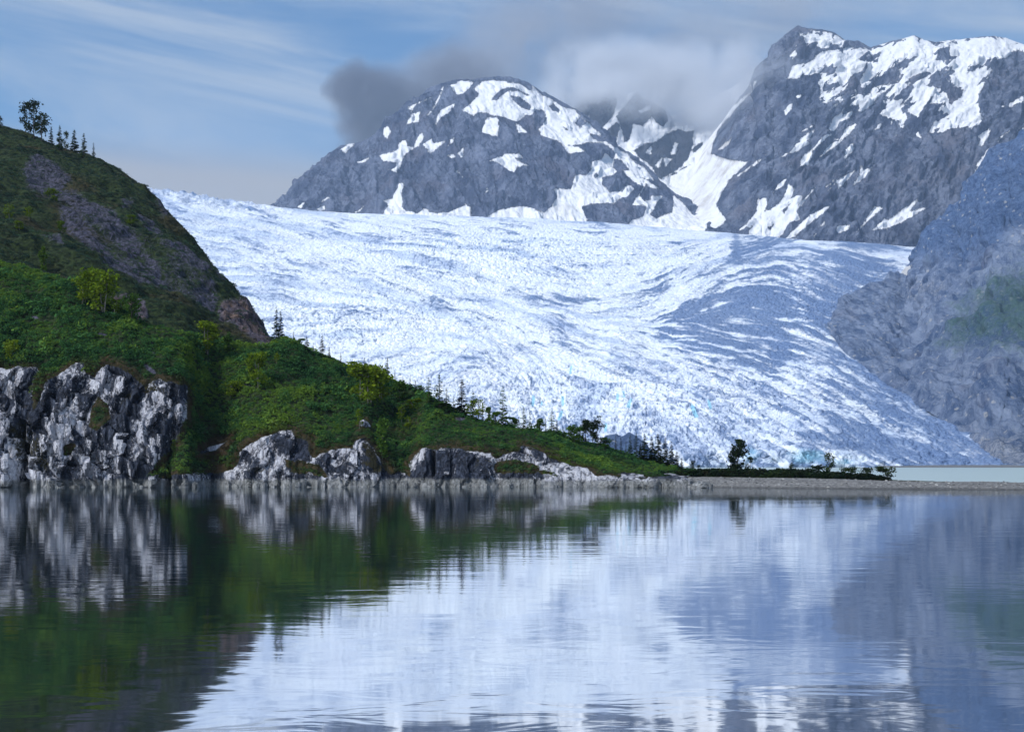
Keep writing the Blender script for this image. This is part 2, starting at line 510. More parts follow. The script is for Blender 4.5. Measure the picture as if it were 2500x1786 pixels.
def mat_water():
    m, g = material("lake_water")
    p = g.pos()
    a = g.n("ShaderNodeMapping", {"Vector": p, "Rotation": (0, 0, 0.05), "Scale": (0.16, 0.42, 1)}).outputs[0]
    b = g.n("ShaderNodeMapping", {"Vector": p, "Rotation": (0, 0, -0.25), "Scale": (0.55, 1.25, 1)}).outputs[0]
    c = g.n("ShaderNodeMapping", {"Vector": p, "Rotation": (0, 0, 0.10), "Scale": (0.03, 0.10, 1)}).outputs[0]
    calm = g.ss(g.noise(c, 1.0, 3, 0.5), 0.35, 0.65)
    h = g.m("ADD", g.m("MULTIPLY", g.noise(a, 1.0, 2, 0.5, 0.5), 0.006),
            g.m("MULTIPLY", g.noise(b, 1.0, 3, 0.5, 0.6), g.m("MULTIPLY_ADD", calm, 0.006, 0.003)))
    nrm = g.bump(h, 1.0, 1.0)
    body = g.n("ShaderNodeBsdfDiffuse", {"Color": (0.018, 0.030, 0.034), "Normal": nrm})
    gl = g.n("ShaderNodeBsdfGlossy", {"Color": (0.93, 0.95, 0.97), "Roughness": 0.045, "Normal": nrm})
    fr = g.n("ShaderNodeFresnel", {"IOR": 1.33, "Normal": nrm}).outputs[0]
    fac = g.m("MAXIMUM", fr, 0.86)
    mx = g.n("ShaderNodeMixShader", {0: fac, 1: body.outputs[0], 2: gl.outputs[0]})
    o = g.n("ShaderNodeOutputMaterial"); g.put(o.inputs[0], mx.outputs[0])
    return m


def mat_lagoon():
    m, g = material("lagoon_water")
    p = g.pos()
    n = g.noise(g.n("ShaderNodeMapping", {"Vector": p, "Scale": (0.02, 0.25, 1)}).outputs[0], 1.0, 4, 0.6)
    col = g.mix(n, (0.36, 0.46, 0.46), (0.46, 0.55, 0.54))
    finish(g, col, 0.35, g.bump(n, 0.25, 0.5), 0.4)
    return m


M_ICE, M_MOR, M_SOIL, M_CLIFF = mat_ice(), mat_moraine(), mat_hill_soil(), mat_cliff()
M_GRAVEL, M_WATER, M_LAGOON = mat_gravel(), mat_water(), mat_lagoon()
M_DOME = mat_mountain("dome_rock", (0.036, 0.050, 0.098), (0.195, 0.225, 0.315), (0.125, 0.118, 0.155), 0.25, 0.010)  # paler, bluer base puts part of the haze into the rock colour
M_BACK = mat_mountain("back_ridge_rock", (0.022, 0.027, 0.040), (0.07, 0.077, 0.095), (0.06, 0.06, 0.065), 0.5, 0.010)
M_RIGHT = mat_mountain("right_mountain_rock", (0.040, 0.056, 0.105), (0.215, 0.245, 0.33), (0.165, 0.158, 0.19), 0.80, 0.011)  # rock tones lightened and blued toward the haze here too

# ------------------------------------------------------------------ glacier
us = np.linspace(250, 2520, 900)
GL_TOP = [(200, 440), (300, 446), (340, 452), (385, 466), (420, 468), (450, 470), (500, 480), (560, 490), (620, 497), (700, 508), (770, 515),
          (850, 519), (950, 523), (1100, 526), (1300, 533), (1500, 545), (1700, 562), (1800, 570), (1900, 580), (2000, 585), (2100, 590), (2200, 600), (2600, 610)]
vhi = smooth1(ip(us, GL_TOP), 6)
GL_Y0, GL_Y1, GL_P = 1500.0, 4500.0, 1.5
hc = ip(us, [(250, 10), (1500, 12), (1560, 20), (1650, 24), (1700, 30), (1790, 34), (1850, 22), (1930, 30), (1970, 46), (2010, 34), (2080, 26), (2160, 16), (2300, 10), (2400, 5), (2520, 3)])
hc = np.maximum(hc + 7 * perlin(us / 22.0, us * 0, us * 0) + 4 * perlin(us / 8.0, us * 0 + 3, us * 0), 2.0)
sc_c = hc / FPX
sc_s = smooth1(sc_c, 60)                                  # the wall's ragged top only shapes the wall itself


def glacier_y(s, s1, c):
    q = np.clip((s - c) / (s1 - c), 0, 1)
    return GL_Y0 + (GL_Y1 - GL_Y0) * (1 - (1 - q) ** (1 / GL_P)) * (q > 0) + 10 * np.clip(s / c, 0, 1)


NR = 470
vlo = 1143.0
q = np.linspace(0, 1, NR)[:, None]
s1 = (HV - vhi) / FPX
s0 = (HV - vlo) / FPX
s = s0 + (s1 - s0) * q
Yg = glacier_y(s, s1, sc_s)
Zg = CAMZ + s * Yg
d = np.linspace(0, 1, 13)[1:, None] * 900.0
Yb_ = Yg[-1:] + d
Zb_ = CAMZ + s1 * Yg[-1:] + s1 * d * 0.7 - 0.00018 * d * d
Y = np.concatenate([Yg, Yb_]); Z = np.concatenate([Zg, Zb_])
P = np.stack([(us - CU) / FPX * Y, Y, Z], -1)
U, V = to_px(P)

# direction field of the ice flow, as seen down the valley
ORI = [(420, 480, 15), (450, 560, 12), (600, 700, 4), (800, 640, 18), (1000, 560, 6), (1300, 560, 3), (1600, 560, 5), (1000, 720, 20), (1250, 800, 26),
       (850, 830, -14), (1100, 930, -25), (950, 880, -12), (1300, 980, 75), (1250, 900, 40), (1500, 1000, -60), (1500, 740, -8), (1320, 690, 15), (1700, 660, -28), (1850, 600, -12),
       (1650, 720, -30), (1700, 830, 10), (1900, 830, 14), (2000, 700, 22), (2050, 900, 28), (1900, 1000, 25), (2200, 1050, 30), (1700, 1050, 42),
       (1600, 1100, 65), (1500, 880, 22), (1400, 840, 22), (1700, 930, 20), (2000, 1090, 35), (700, 540, 12), (2100, 620, 12), (2350, 1120, 30)]
gx, gy = np.meshgrid(np.arange(200, 2600, 25.0), np.arange(400, 1180, 25.0))
cs = np.zeros_like(gx); sn = np.zeros_like(gx)
for ou, ov, oa in ORI:
    w = 1.0 / (((gx - ou) / 1.4) ** 2 + (gy - ov) ** 2 + 900.0) ** 1.5
    a = math.radians(2 * oa)
    cs += w * math.cos(a); sn += w * math.sin(a)
th = 0.5 * np.arctan2(sn, cs)
TC, TS = np.cos(th), np.sin(th)


def flow_dir(u, v):
    x = np.clip((u - 200) / 25.0, 0, TC.shape[1] - 1.001); y = np.clip((v - 400) / 25.0, 0, TC.shape[0] - 1.001)
    i, j = y.astype(int), x.astype(int); fx, fy = x - j, y - i

    def bl(A):
        return (A[i, j] * (1 - fx) + A[i, j + 1] * fx) * (1 - fy) + (A[i + 1, j] * (1 - fx) + A[i + 1, j + 1] * fx) * fy
    c, s_ = bl(TC), bl(TS); n = np.hypot(c, s_) + 1e-6
    return c / n, s_ / n


def lic(u, v, fu, fv, step, n, seed):
    acc = perlin(u / fu, v / fv, np.full_like(u, seed)).astype(np.float64)
    for sg in (1, -1):
        x, y = u.copy(), v.copy()
        for k in range(n):
            c, s_ = flow_dir(x, y)
            x = x + sg * step * c; y = y + sg * step * s_
            acc += perlin(x / fu, y / fv, np.full_like(u, seed))
    acc -= acc.mean()
    return acc / acc.std()


uu, vv = U[:NR].astype(np.float64), V[:NR].astype(np.float64)
warp = perlin(uu / 60, vv / 30, uu * 0) * 6
L1 = lic(uu, vv + warp, 9.0, 4.5, 4.5, 4, 0.3)
L2 = lic(uu, vv + warp, 26.0, 10.0, 11.0, 4, 4.7)
L3 = lic(uu, vv + warp, 45.0, 15.0, 22.0, 5, 9.2)
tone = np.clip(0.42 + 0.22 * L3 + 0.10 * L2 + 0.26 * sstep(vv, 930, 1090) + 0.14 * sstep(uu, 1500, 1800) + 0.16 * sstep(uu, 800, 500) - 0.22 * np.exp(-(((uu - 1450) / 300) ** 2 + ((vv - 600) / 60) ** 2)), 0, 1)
d1, d2, cid = worley(P[:NR, :, 0] / 30.0 + 0.5 * L2, P[:NR, :, 1] / 34.0)
edge = d2 - d1
d1b, d2b, _ = worley(P[:NR, :, 0] / 14.0 + 5.5 + 0.4 * L1, P[:NR, :, 1] / 22.0)
edge2 = d2b - d1b
fallA = np.exp(-(((uu - 1230) / 330) ** 2 + ((vv - 625) / 70) ** 2)) + np.exp(-(((uu - 900) / 230) ** 2 + ((vv - 790) / 60) ** 2))
fallB = sstep(vv, 860, 960) * sstep(uu, 2150, 1500) + 0.6 * np.exp(-(((uu - 2000) / 200) ** 2 + ((vv - 730) / 70) ** 2))
serac = np.clip(0.35 + fallA + fallB, 0, 1.2)
midn = fbm(P[:NR, :, 0] / 160, P[:NR, :, 1] / 260, 0 * uu, 4)
crack = serac * (sstep(edge, 0.16, 0.02) + 0.7 * sstep(edge2, 0.2, 0.03))
disp = 6.0 * midn + 1.0 * L2 + 0.8 * L1 - 3.6 * crack + serac * ((cid % 17) / 17.0 - 0.5) * 4.0
topfade = 1 - 0.6 * sstep(q, 0.90, 1.0) * np.ones_like(uu)
left_teeth = sstep(uu, 760, 560) * sstep(q, 0.93, 1.0)
L2c = np.exp(-(L2 / 0.16) ** 2) + 0.8 * np.exp(-((L2 - 0.9) / 0.14) ** 2)
disp = disp - 3.2 * L2c * (0.4 + 0.6 * sstep(fbm(uu / 130, vv / 45, 0 * uu + 8, 3), -0.45, 0.65))
disp = disp * topfade + left_teeth * (20 * (ridged(P[:NR, :, 0] / 60, P[:NR, :, 1] / 120, 0 * uu, 4) - 0.7) * 2.6)
base = sstep(Zg, 0.5, 14.0)
cliffz = (s < sc_c) & (s > s0)
disp = disp * (0.12 + 0.88 * base)
P[:NR, :, 2] += disp
P[:NR, :, 1] += np.where(cliffz, 4.0 * ((cid % 13) / 13.0 - 0.5) + 6.0 * perlin(uu / 34.0, vv / 30.0, uu * 0) + 2.5 * perlin(uu / 11.0, vv / 14.0, uu * 0), 0)
for r in range(NR, P.shape[0]):
    P[r, :, 2] += disp[-1] * (1 - (r - NR + 1) / 12.0)

D_CORE = [[(1640, 790), (1700, 745), (1760, 705), (1830, 715), (1900, 725), (1960, 790), (1920, 850), (1860, 890), (1780, 860), (1690, 840), (1630, 815)]]
D_WEDGE = [[(1800, 590), (1830, 575), (2060, 588), (2190, 620), (2195, 680), (2057, 726), (2035, 814), (1960, 780), (1850, 760), (1700, 790), (1600, 800), (1640, 760), (1740, 690), (1800, 650), (1790, 620)]]
core = sstep(patches(uu, vv, D_CORE, [], 90) + 14 * L2 + 8 * L1 + 18 * midn, -50, 45)
wedge = sstep(patches(uu, vv, D_WEDGE, [], 60) + 8 * L2 + 12 * midn, -30, 40)
b1 = np.exp(-(line_d(uu, vv, [(1795, 575), (1800, 640), (1720, 670), (1620, 700), (1520, 725), (1420, 735), (1300, 730), (1255, 705)]) / 13.0) ** 2)
b2 = np.exp(-(line_d(uu, vv, [(930, 680), (1000, 712), (1100, 755), (1200, 790), (1320, 835), (1480, 860), (1620, 875), (1800, 895), (1960, 930), (2150, 985), (2300, 1050)]) / 16.0) ** 2)
b3 = np.exp(-(line_d(uu, vv, [(1380, 880), (1560, 915), (1750, 965), (1900, 1000), (2100, 1040), (2260, 1090)]) / 22.0) ** 2)
b4 = np.exp(-(line_d(uu, vv, [(1980, 1060), (2100, 1080), (2230, 1110), (2330, 1130)]) / 22.0) ** 2)
b5 = np.exp(-(line_d(uu, vv, [(2100, 640), (2040, 730), (2035, 814), (2090, 880), (2156, 924), (2255, 990), (2343, 1045), (2430, 1110)]) / 60.0) ** 2)
dirt = 1.0 * core + 0.62 * wedge + 0.68 * b1 + 0.34 * b2 + 0.26 * b3 + 0.55 * b4 + 0.55 * b5
dirt += 0.30 * sstep(vv, 1105, 1132) * sstep(uu, 2080, 2160) + 0.24 * sstep(vv, 960, 1110) + 0.18 * sstep(uu, 1780, 2050) * sstep(vv, 780, 860)
dirt = np.clip(dirt + 0.13 * L2 + 0.08 * L1, 0, 1.2)
amp_ = sstep(fbm(uu / 130, vv / 45, 0 * uu + 8, 3), -0.45, 0.65)
vein = 0.30 + (0.06 + 0.17 * amp_) * L1 + (0.02 + 0.09 * amp_) * L2 + 0.42 * crack - 0.15 * fallA + 0.10 * amp_
lines = np.exp(-(L1 / 0.22) ** 2) * sstep(L2, -0.6, 0.9)
lines2 = np.exp(-(L2 / 0.16) ** 2) * sstep(L3 + 0.5 * midn, -0.5, 0.8) * (0.35 + 0.65 * amp_)
lines3 = np.exp(-((L2 - 0.9) / 0.14) ** 2) * sstep(-L3, -0.4, 0.8)
vein = vein + 0.42 * lines2 + 0.34 * lines3 + lines * (0.12 + 0.38 * np.clip(sstep(uu, 1500, 1900) * sstep(vv, 600, 680) + 0.7 * sstep(vv, 900, 1000) + 0.5 * amp_, 0, 1))
vein += 0.10 * np.exp(-(((uu - 560) / 160) ** 2 + ((vv - 590) / 70) ** 2)) + 0.12 * sstep(uu, 1500, 1900) * sstep(vv, 620, 700)
vein += left_teeth * 0.40
blue = np.zeros_like(uu)
for pts, w in ([(1303, 960), (1300, 982)], 4), ([(1374, 965), (1374, 986)], 4), ([(1323, 970), (1322, 980)], 3), ([(1522, 955), (1524, 968)], 3), ([(1508, 962), (1507, 976)], 4), \
        ([(1540, 975), (1534, 992)], 5), ([(1690, 990), (1700, 1015)], 6), ([(1480, 1028), (1478, 1045)], 4), ([(1730, 975), (1735, 990)], 4), ([(1365, 1020), (1372, 1008)], 4), ([(1395, 890), (1392, 905)], 3):
    blue = np.maximum(blue, 1.1 * np.exp(-(line_d(uu, vv, pts) / w) ** 2))
blue += 0.75 * np.exp(-(((uu - 1968) / 55) ** 2 + ((vv - 1115) / 22) ** 2)) + 0.6 * np.exp(-(((uu - 1830) / 40) ** 2 + ((vv - 1110) / 28) ** 2)) + 0.6 * np.exp(-(((uu - 2065) / 45) ** 2 + ((vv - 1128) / 10) ** 2)) + 0.5 * np.exp(-(((uu - 1570) / 20) ** 2 + ((vv - 1120) / 15) ** 2))
blue += 0.22 * np.clip(fallA, 0, 1) + left_teeth * 0.3 + 0.18 * sstep(q, 0.78, 0.95) * sstep(uu, 700, 1000)
VLO = [(2025, 806), (2035, 816), (2057, 852), (2090, 882), (2156, 926), (2255, 992), (2343, 1047), (2420, 1102), (2450, 1141), (2500, 1142), (2790, 1142)]
VHI = [(2025, 790), (2035, 772), (2045, 750), (2060, 726), (2110, 702), (2160, 688), (2195, 668), (2212, 650), (2230, 632), (2250, 600), (2274, 555), (2281, 541), (2301, 521), (2338, 494), (2355, 480), (2362, 456),
       (2376, 433), (2389, 409), (2406, 389), (2416, 361), (2443, 350), (2464, 348), (2500, 331), (2560, 318), (2640, 296), (2790, 250)]
under = sstep(ip(uu, VLO) - vv, 6, 45) * sstep(vv - ip(uu, VHI), 4, 26) * (uu > 2032)
P[:NR, :, 2] -= 45 * under
padr = P.shape[0] - NR
pad = lambda a: np.concatenate([a, np.repeat(a[-1:], padr, 0)])
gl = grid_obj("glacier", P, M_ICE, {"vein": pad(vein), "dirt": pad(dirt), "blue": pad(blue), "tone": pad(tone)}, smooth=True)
tag(gl, "broad white and blue crevassed glacier descending the valley to the lagoon", "glacier", kind="structure")

# ------------------------------------------------------------------ right valley side (spur, green slope, moraine)
us = np.concatenate([np.linspace(2025, 2790, 360), np.linspace(2796, 3700, 130)])
vlo_u = ip(us, VLO) + 3
vhi_u = ip(us, VHI) + 1.5 * perlin(us / 30, us * 0, us * 0)
hi_c = ip(us, GL_TOP)
s1_ = (HV - hi_c) / FPX
hcu = smooth1(np.interp(us, np.linspace(250, 2520, 900), sc_s), 10)
YbR = smooth1(np.where(us > 2445, 1490.0, glacier_y((HV - vlo_u) / FPX, s1_, hcu)), 14) - 4
YrR = np.where(us < 2235, glacier_y((HV - vhi_u) / FPX, s1_, hcu), 3600.0)
YrR = np.maximum(smooth1(YrR, 20), YbR + 120)
PR = landform(us, vhi_u, YrR, YbR, vlo_u, 330, 14, 500, 1.35)
U, V = to_px(PR); uu, vv = U, V
n = normals(PR)
tt = np.linspace(0, 1, 330)[:, None] * np.ones_like(us); tt = np.concatenate([tt, np.ones((14, len(us)))])
x, y, z = PR[..., 0], PR[..., 1], PR[..., 2]
al, ac = (x * 0.7 + z * 0.7), (x * 0.7 - z * 0.7)
gul = ridged(ac / 190 + 0.3 * fbm(x / 300, y / 300, z / 300, 2), al / 700, y / 900, 5)
fine = fbm(x / 60, y / 90, z / 60, 5)
rockm = sstep(poly_sd(uu, vv, [(2210, 640), (2270, 560), (2340, 480), (2400, 370), (2520, 310), (2800, 200), (2800, 520), (2480, 560), (2440, 600), (2360, 640), (2260, 640)], 60), -25, 25)
fade = np.minimum(0.3 + 0.7 * sstep(tt, 0, 0.06), 1 - 0.8 * sstep(tt, 0.93, 1.0))
dsp = (105 * (gul - 0.62) + 20 * fine + rockm * 34 * (ridged(x / 80, y / 120, z / 80, 4) - 0.6)) * fade
dsp *= 0.35 + 0.65 * sstep(us, 2080, 2260)
PR += n * dsp[..., None]
PR[..., 2] -= 7.0 * (1 - sstep(tt, 0.0, 0.022))
gp = [(2372, 692), (2500, 650), (2800, 560), (2800, 880), (2500, 868), (2400, 860), (2280, 844), (2320, 780)]
green = sstep(poly_sd(uu, vv, gp, 90) + 14 * fine, -70, 70) * 0.80 + 0.25 * np.exp(-(((uu - 2470) / 50) ** 2 + ((vv - 930) / 40) ** 2))
scree = sstep(poly_sd(uu, vv, [(2200, 690), (2330, 665), (2330, 700), (2260, 740), (2190, 730)], 60), -30, 30) * 0.6 + 0.5 * sstep(poly_sd(uu, vv, [(2050, 820), (2120, 830), (2200, 900), (2210, 930), (2120, 890)], 60), -25, 25)
scree = scree + sstep(vv, 1000, 1090) * 0.7 * sstep(uu, 2240, 2360)
snw = poly_sd(uu, vv, [(2196, 660), (2218, 618), (2224, 632), (2208, 648), (2236, 654), (2224, 680), (2200, 666)], 40) / 6.0
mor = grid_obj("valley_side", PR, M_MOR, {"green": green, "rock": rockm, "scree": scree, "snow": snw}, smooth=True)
tag(mor, "bluish rocky valley side with green slope and grey moraine right of the glacier", "hillside", kind="structure")

# ------------------------------------------------------------------ far mountains
def A(polys): return sc(650, 150, 3.247, polys)       # traced snow outlines of the domed mountain
def B(polys): return sc(1300, 50, 2.953, polys)
def E(polys): return sc(1800, 50, 2.953, polys)


def mountain_relief(P, rows, tilt, amp, seed):
    x, y, z = P[..., 0], P[..., 1], P[..., 2]
    c, s_ = math.cos(tilt), math.sin(tilt)
    al, ac = x * s_ + z * c, x * c - z * s_          # along the fall line / across it
    wob = fbm(x / 420, z / 420, y / 600 + seed, 3)
    big = ridged(ac / 330 + 0.35 * wob + seed, al / 1100, y / 2000, 4)
    mid = ridged(ac / 95 + 0.25 * wob, al / 330 + seed, y / 700, 4)
    sm = fbm(ac / 30, al / 60, y / 120 + seed, 4)
    t = np.linspace(0, 1, rows)[:, None] * np.ones(P.shape[1]); t = np.concatenate([t, np.ones((P.shape[0] - rows, P.shape[1]))])
    fade = 1 - 0.82 * sstep(t, 0.86, 1.0)
    return (amp * (big - 0.62) + amp * 0.42 * (mid - 0.62) + amp * 0.075 * sm) * fade


DOME_TOP = [(560, 560), (640, 532)] + [(650 + x / 3.247, 150 + y / 3.247) for x, y in [(150, 1135), (250, 980), (330, 880), (420, 800), (500, 730), (590, 670), (690, 648), (740, 640), (830, 600), (900, 550), (960, 480), (1050, 390), (1130, 335), (1190, 320), (1280, 220), (1400, 175), (1470, 155), (1560, 150), (1640, 155), (1720, 140), (1850, 130), (1920, 130), (1980, 140), (2060, 165), (2130, 210), (2200, 260)]] \
    + [(1300 + x / 2.953, 50 + y / 2.953) for x, y in [(0, 470), (120, 540), (280, 630), (370, 680), (450, 750), (500, 800), (560, 870), (620, 915), (700, 960), (780, 1030), (860, 1100), (900, 1160), (970, 1210), (1060, 1270), (1150, 1340), (1230, 1400), (1280, 1450)]] + [(1760, 565), (1800, 590)]
us = np.linspace(590, 1790, 640)
vh = ip(us, DOME_TOP) + 0.9 * perlin(us / 9, us * 0, us * 0 + 2) + 1.2 * perlin(us / 24, us * 0, us * 0 + 7)
ROWS = 330
Rr = 6100 - 700 * np.abs((us - 1200) / 600.0) ** 2
PD = landform(us, vh, Rr, 4500 + 0 * us, 600 + 0 * us, ROWS, 10, 900, 1.35, 1.0)
U, V = to_px(PD)
SN_ADD = A([[(1460, 190), (1550, 155), (1640, 165), (1610, 210), (1560, 255), (1510, 260), (1480, 220)],
    [(1560, 385), (1650, 310), (1690, 260), (1650, 215), (1720, 165), (1800, 150), (1900, 160), (2000, 180), (2090, 230), (2150, 290), (2200, 340), (2273, 390), (2273, 620), (2210, 590), (2160, 540), (2230, 470), (2215, 390), (2140, 370), (2100, 420), (2050, 420), (1990, 470), (1900, 440), (1820, 430), (1740, 400), (1690, 400), (1640, 430), (1600, 400)],
    [(1720, 520), (1750, 450), (1830, 450), (1840, 510), (1830, 590), (1790, 580), (1720, 560)], [(1985, 500), (2060, 560), (2000, 560)],
    [(1130, 370), (1190, 330), (1300, 290), (1180, 350), (1150, 400)], [(1310, 400), (1400, 205), (1395, 240), (1340, 360), (1260, 440)],
    [(1150, 420), (1215, 400), (1210, 480), (1110, 500)], [(1380, 390), (1440, 360), (1490, 340), (1440, 410), (1390, 440), (1340, 500), (1360, 440)],
    [(930, 530), (960, 520), (990, 550), (960, 610), (940, 600)],
    [(905, 745), (1040, 700), (1050, 640), (1110, 620), (1120, 670), (1170, 680), (1200, 600), (1240, 565), (1250, 600), (1210, 670), (1150, 700), (1100, 730), (1080, 790), (1030, 880), (960, 855), (1020, 840), (1040, 800), (980, 795), (930, 790)],
    [(1245, 655), (1310, 615), (1330, 650), (1410, 635), (1350, 690), (1300, 730), (1270, 690)], [(1440, 670), (1460, 620), (1490, 605), (1470, 645)],
    [(1520, 730), (1565, 685), (1560, 740), (1545, 765)], [(1445, 750), (1480, 735), (1495, 755), (1470, 765)],
    [(1745, 800), (1800, 770), (1870, 760), (1890, 735), (2000, 735), (2030, 760), (1960, 760), (2010, 800), (2080, 825), (1990, 830), (1960, 875), (1920, 860), (1880, 830), (1800, 790)],
    [(590, 700), (650, 660), (695, 655), (630, 720)], [(710, 800), (760, 790), (815, 760), (780, 800)],
    [(1050, 965), (1095, 960), (1070, 1050), (1085, 1120), (1070, 1150), (1100, 1180), (1200, 1200), (1250, 1170), (1290, 1180), (1300, 1200), (1440, 1195), (1580, 1140), (1615, 1150), (1630, 1260), (900, 1260), (960, 1140), (925, 1105), (1000, 1080), (1030, 1020)],
    [(445, 1110), (490, 1070), (500, 1080)], [(400, 1170), (460, 1145), (470, 1165), (430, 1180)], [(710, 1195), (770, 1150), (740, 1190)], [(245, 1150), (300, 1120), (280, 1160)],
    [(1760, 1220), (1850, 1180), (1990, 1150), (2100, 1160), (2200, 1200), (2273, 1145), (2273, 1280), (1760, 1280)], [(1738, 1040), (1750, 1008), (1767, 1030)], [(1490, 860), (1530, 880), (1555, 915), (1520, 890)]]) \
  + B([[(0, 470), (60, 540), (120, 560), (200, 620), (290, 640), (360, 700), (440, 780), (480, 810), (530, 870), (620, 930), (680, 960), (730, 1020), (800, 1060), (850, 1110), (870, 1150), (780, 1130), (700, 1080), (640, 1010), (590, 1000), (590, 950), (540, 900), (480, 880), (400, 880), (330, 900), (220, 890), (200, 880), (160, 860), (100, 840), (60, 820), (100, 770), (110, 690), (90, 620), (40, 590), (0, 540)],
    [(210, 890), (250, 900), (330, 910), (370, 940), (280, 955), (240, 930)],
    [(520, 950), (590, 1000), (580, 1060), (610, 1090), (580, 1110), (500, 1130), (500, 1180), (560, 1240), (650, 1230), (690, 1180), (740, 1210), (680, 1270), (620, 1290), (590, 1320), (420, 1320), (390, 1340), (350, 1330), (400, 1470), (180, 1450), (60, 1420), (140, 1340), (180, 1270), (150, 1210), (280, 1220), (310, 1110), (380, 1120), (420, 1080), (430, 1020), (500, 1000)],
    [(650, 1080), (740, 1080), (800, 1140), (880, 1190), (910, 1210), (850, 1210), (820, 1180), (780, 1240), (740, 1290), (720, 1330), (800, 1330), (830, 1350), (790, 1420), (700, 1450), (690, 1500), (1240, 1540), (1260, 1470), (1150, 1400), (1080, 1310), (1020, 1270), (1010, 1390), (960, 1400), (890, 1430), (850, 1400), (890, 1320), (930, 1270), (860, 1260), (850, 1300), (800, 1300), (770, 1260), (800, 1200), (740, 1170), (690, 1130)]])
SN_HOLE = A([[(1780, 310), (1800, 270), (1860, 225), (1930, 205), (2010, 220), (2090, 270), (2060, 275), (1990, 235), (1900, 245), (1830, 310)],
    [(1930, 270), (2000, 280), (2080, 320), (2110, 360), (2090, 395), (2020, 360), (1950, 310)]]) \
  + B([[(420, 820), (480, 830), (540, 870), (470, 870), (440, 850)], [(120, 620), (150, 590), (200, 640), (190, 670), (140, 650)], [(300, 740), (340, 690), (390, 740), (340, 780)], [(220, 770), (290, 800), (240, 790)], [(280, 630), (370, 680), (340, 670)], [(440, 1110), (460, 1095), (475, 1120), (450, 1140)]])
snow = patches(U, V, SN_ADD, SN_HOLE, 26) / 5.0
snow = np.clip(snow, -4.5, 3)
dirty = 0.5 * sstep(poly_sd(U, V, B([[(80, 1200), (400, 1200), (400, 1450), (80, 1450)]])[0], 40), -20, 20)
n = normals(PD)
rel = mountain_relief(PD, ROWS, -0.25, 150, 1.0)
snow = np.clip(snow - 0.011 * rel, -4.5, 3)
PD += n * (rel * (1 - 0.6 * sstep(snow, -0.5, 1.5)) + 4 * sstep(snow, -0.5, 1))[..., None]
U, V = to_px(PD)
snow = np.clip(patches(U, V, SN_ADD, SN_HOLE, 26) / 5.0 - 0.006 * rel, -4.5, 3)
o = grid_obj("domed_mountain", PD, M_DOME, {"snow": snow, "dirty": dirty}, smooth=True)
tag(o, "rounded dark rock mountain with snow patches behind the top of the glacier", "mountain", kind="structure")

# ridge in the cloud between the two mountains
us = np.linspace(1180, 2020, 380)
BT = [(1180, 330), (1300, 300), (1400, 262), (1440, 232), (1475, 205), (1503, 212), (1530, 232), (1554, 221), (1568, 234), (1591, 246), (1610, 250), (1625, 263), (1634, 284), (1650, 280), (1700, 262), (1750, 236), (1800, 205), (1850, 160), (1900, 130), (2020, 120)]
vh = ip(us, BT) + 3.0 * perlin(us / 9, us * 0, us * 0 + 12)
PB = landform(us, vh, 7300 + 0 * us, 5300 + 0 * us, 610 + 0 * us, 240, 8, 700, 1.25)
U, V = to_px(PB)
RK = B([[(430, 560), (600, 470), (612, 600), (580, 700), (480, 800), (400, 700)],
    [(600, 690), (690, 580), (750, 505), (790, 550), (860, 580), (960, 640), (985, 720), (940, 770), (890, 740), (860, 700), (800, 760), (730, 750), (700, 860), (660, 880), (640, 800)],
    [(720, 940), (800, 890), (890, 870), (960, 820), (1050, 775), (1110, 800), (1165, 790), (1160, 900), (1130, 990), (1050, 1080), (920, 1150), (880, 1110), (860, 1060), (760, 980)],
    [(520, 800), (600, 730), (640, 740), (620, 830), (600, 900)], [(-300, 300), (420, 430), (500, 600), (300, 800), (-300, 600)],
    [(1140, 930), (1240, 860), (1230, 900), (1160, 960)], [(1000, 1100), (1150, 1030), (1050, 1100), (960, 1140)]])
RKH = B([[(815, 955), (860, 905), (850, 962)], [(995, 965), (1030, 880), (1045, 890), (1030, 960)], [(770, 650), (850, 615), (840, 640), (780, 665)], [(940, 990), (1000, 1000), (960, 1050)], [(890, 1040), (940, 980), (910, 1060)]])
snow = -patches(U, V, RK, RKH, 26) / 5.0
snow = np.clip(snow, -3, 3)
n = normals(PB)
PB += n * (mountain_relief(PB, 240, 0.35, 130, 5.0) * (1 - 0.5 * sstep(snow, -0.5, 1.5)))[..., None]
U, V = to_px(PB)
snow = np.clip(-patches(U, V, RK, RKH, 26) / 5.0, -3, 3)
o = grid_obj("cloudy_ridge", PB, M_BACK, {"snow": snow, "dirty": 0 * snow + 0.15}, smooth=True)
tag(o, "far dark rock ridge fading into cloud between the two mountains", "ridge", kind="structure")

# big mountain on the right
us = np.concatenate([np.linspace(1590, 2830, 660), np.linspace(2836, 3700, 120)])
RT = [(1590, 480), (1650, 430), (1700, 380), (1740, 330), (1775, 285), (1800, 250), (1825, 222), (1845, 200)] + [(1800 + x / 2.953, 50 + y / 2.953) for x, y in [(180, 400), (200, 280), (270, 240), (300, 180), (345, 110), (440, 55), (530, 65), (630, 80), (700, 95), (770, 150), (870, 155), (960, 200), (1030, 180), (1140, 155), (1270, 118), (1340, 145), (1430, 165), (1560, 150), (1680, 135), (1850, 118), (1950, 135), (2067, 180)]] + [(2600, 130), (2700, 160), (2830, 150)]
vh = ip(us, RT) + 1.0 * perlin(us / 10, us * 0, us * 0 + 22)
Rr = 6000 + 900 * sstep(us, 1880, 1620)
PM = landform(us, vh, Rr, 4420 + 0 * us, 640 + 0 * us, 360, 10, 800, 1.3)
U, V = to_px(PM)
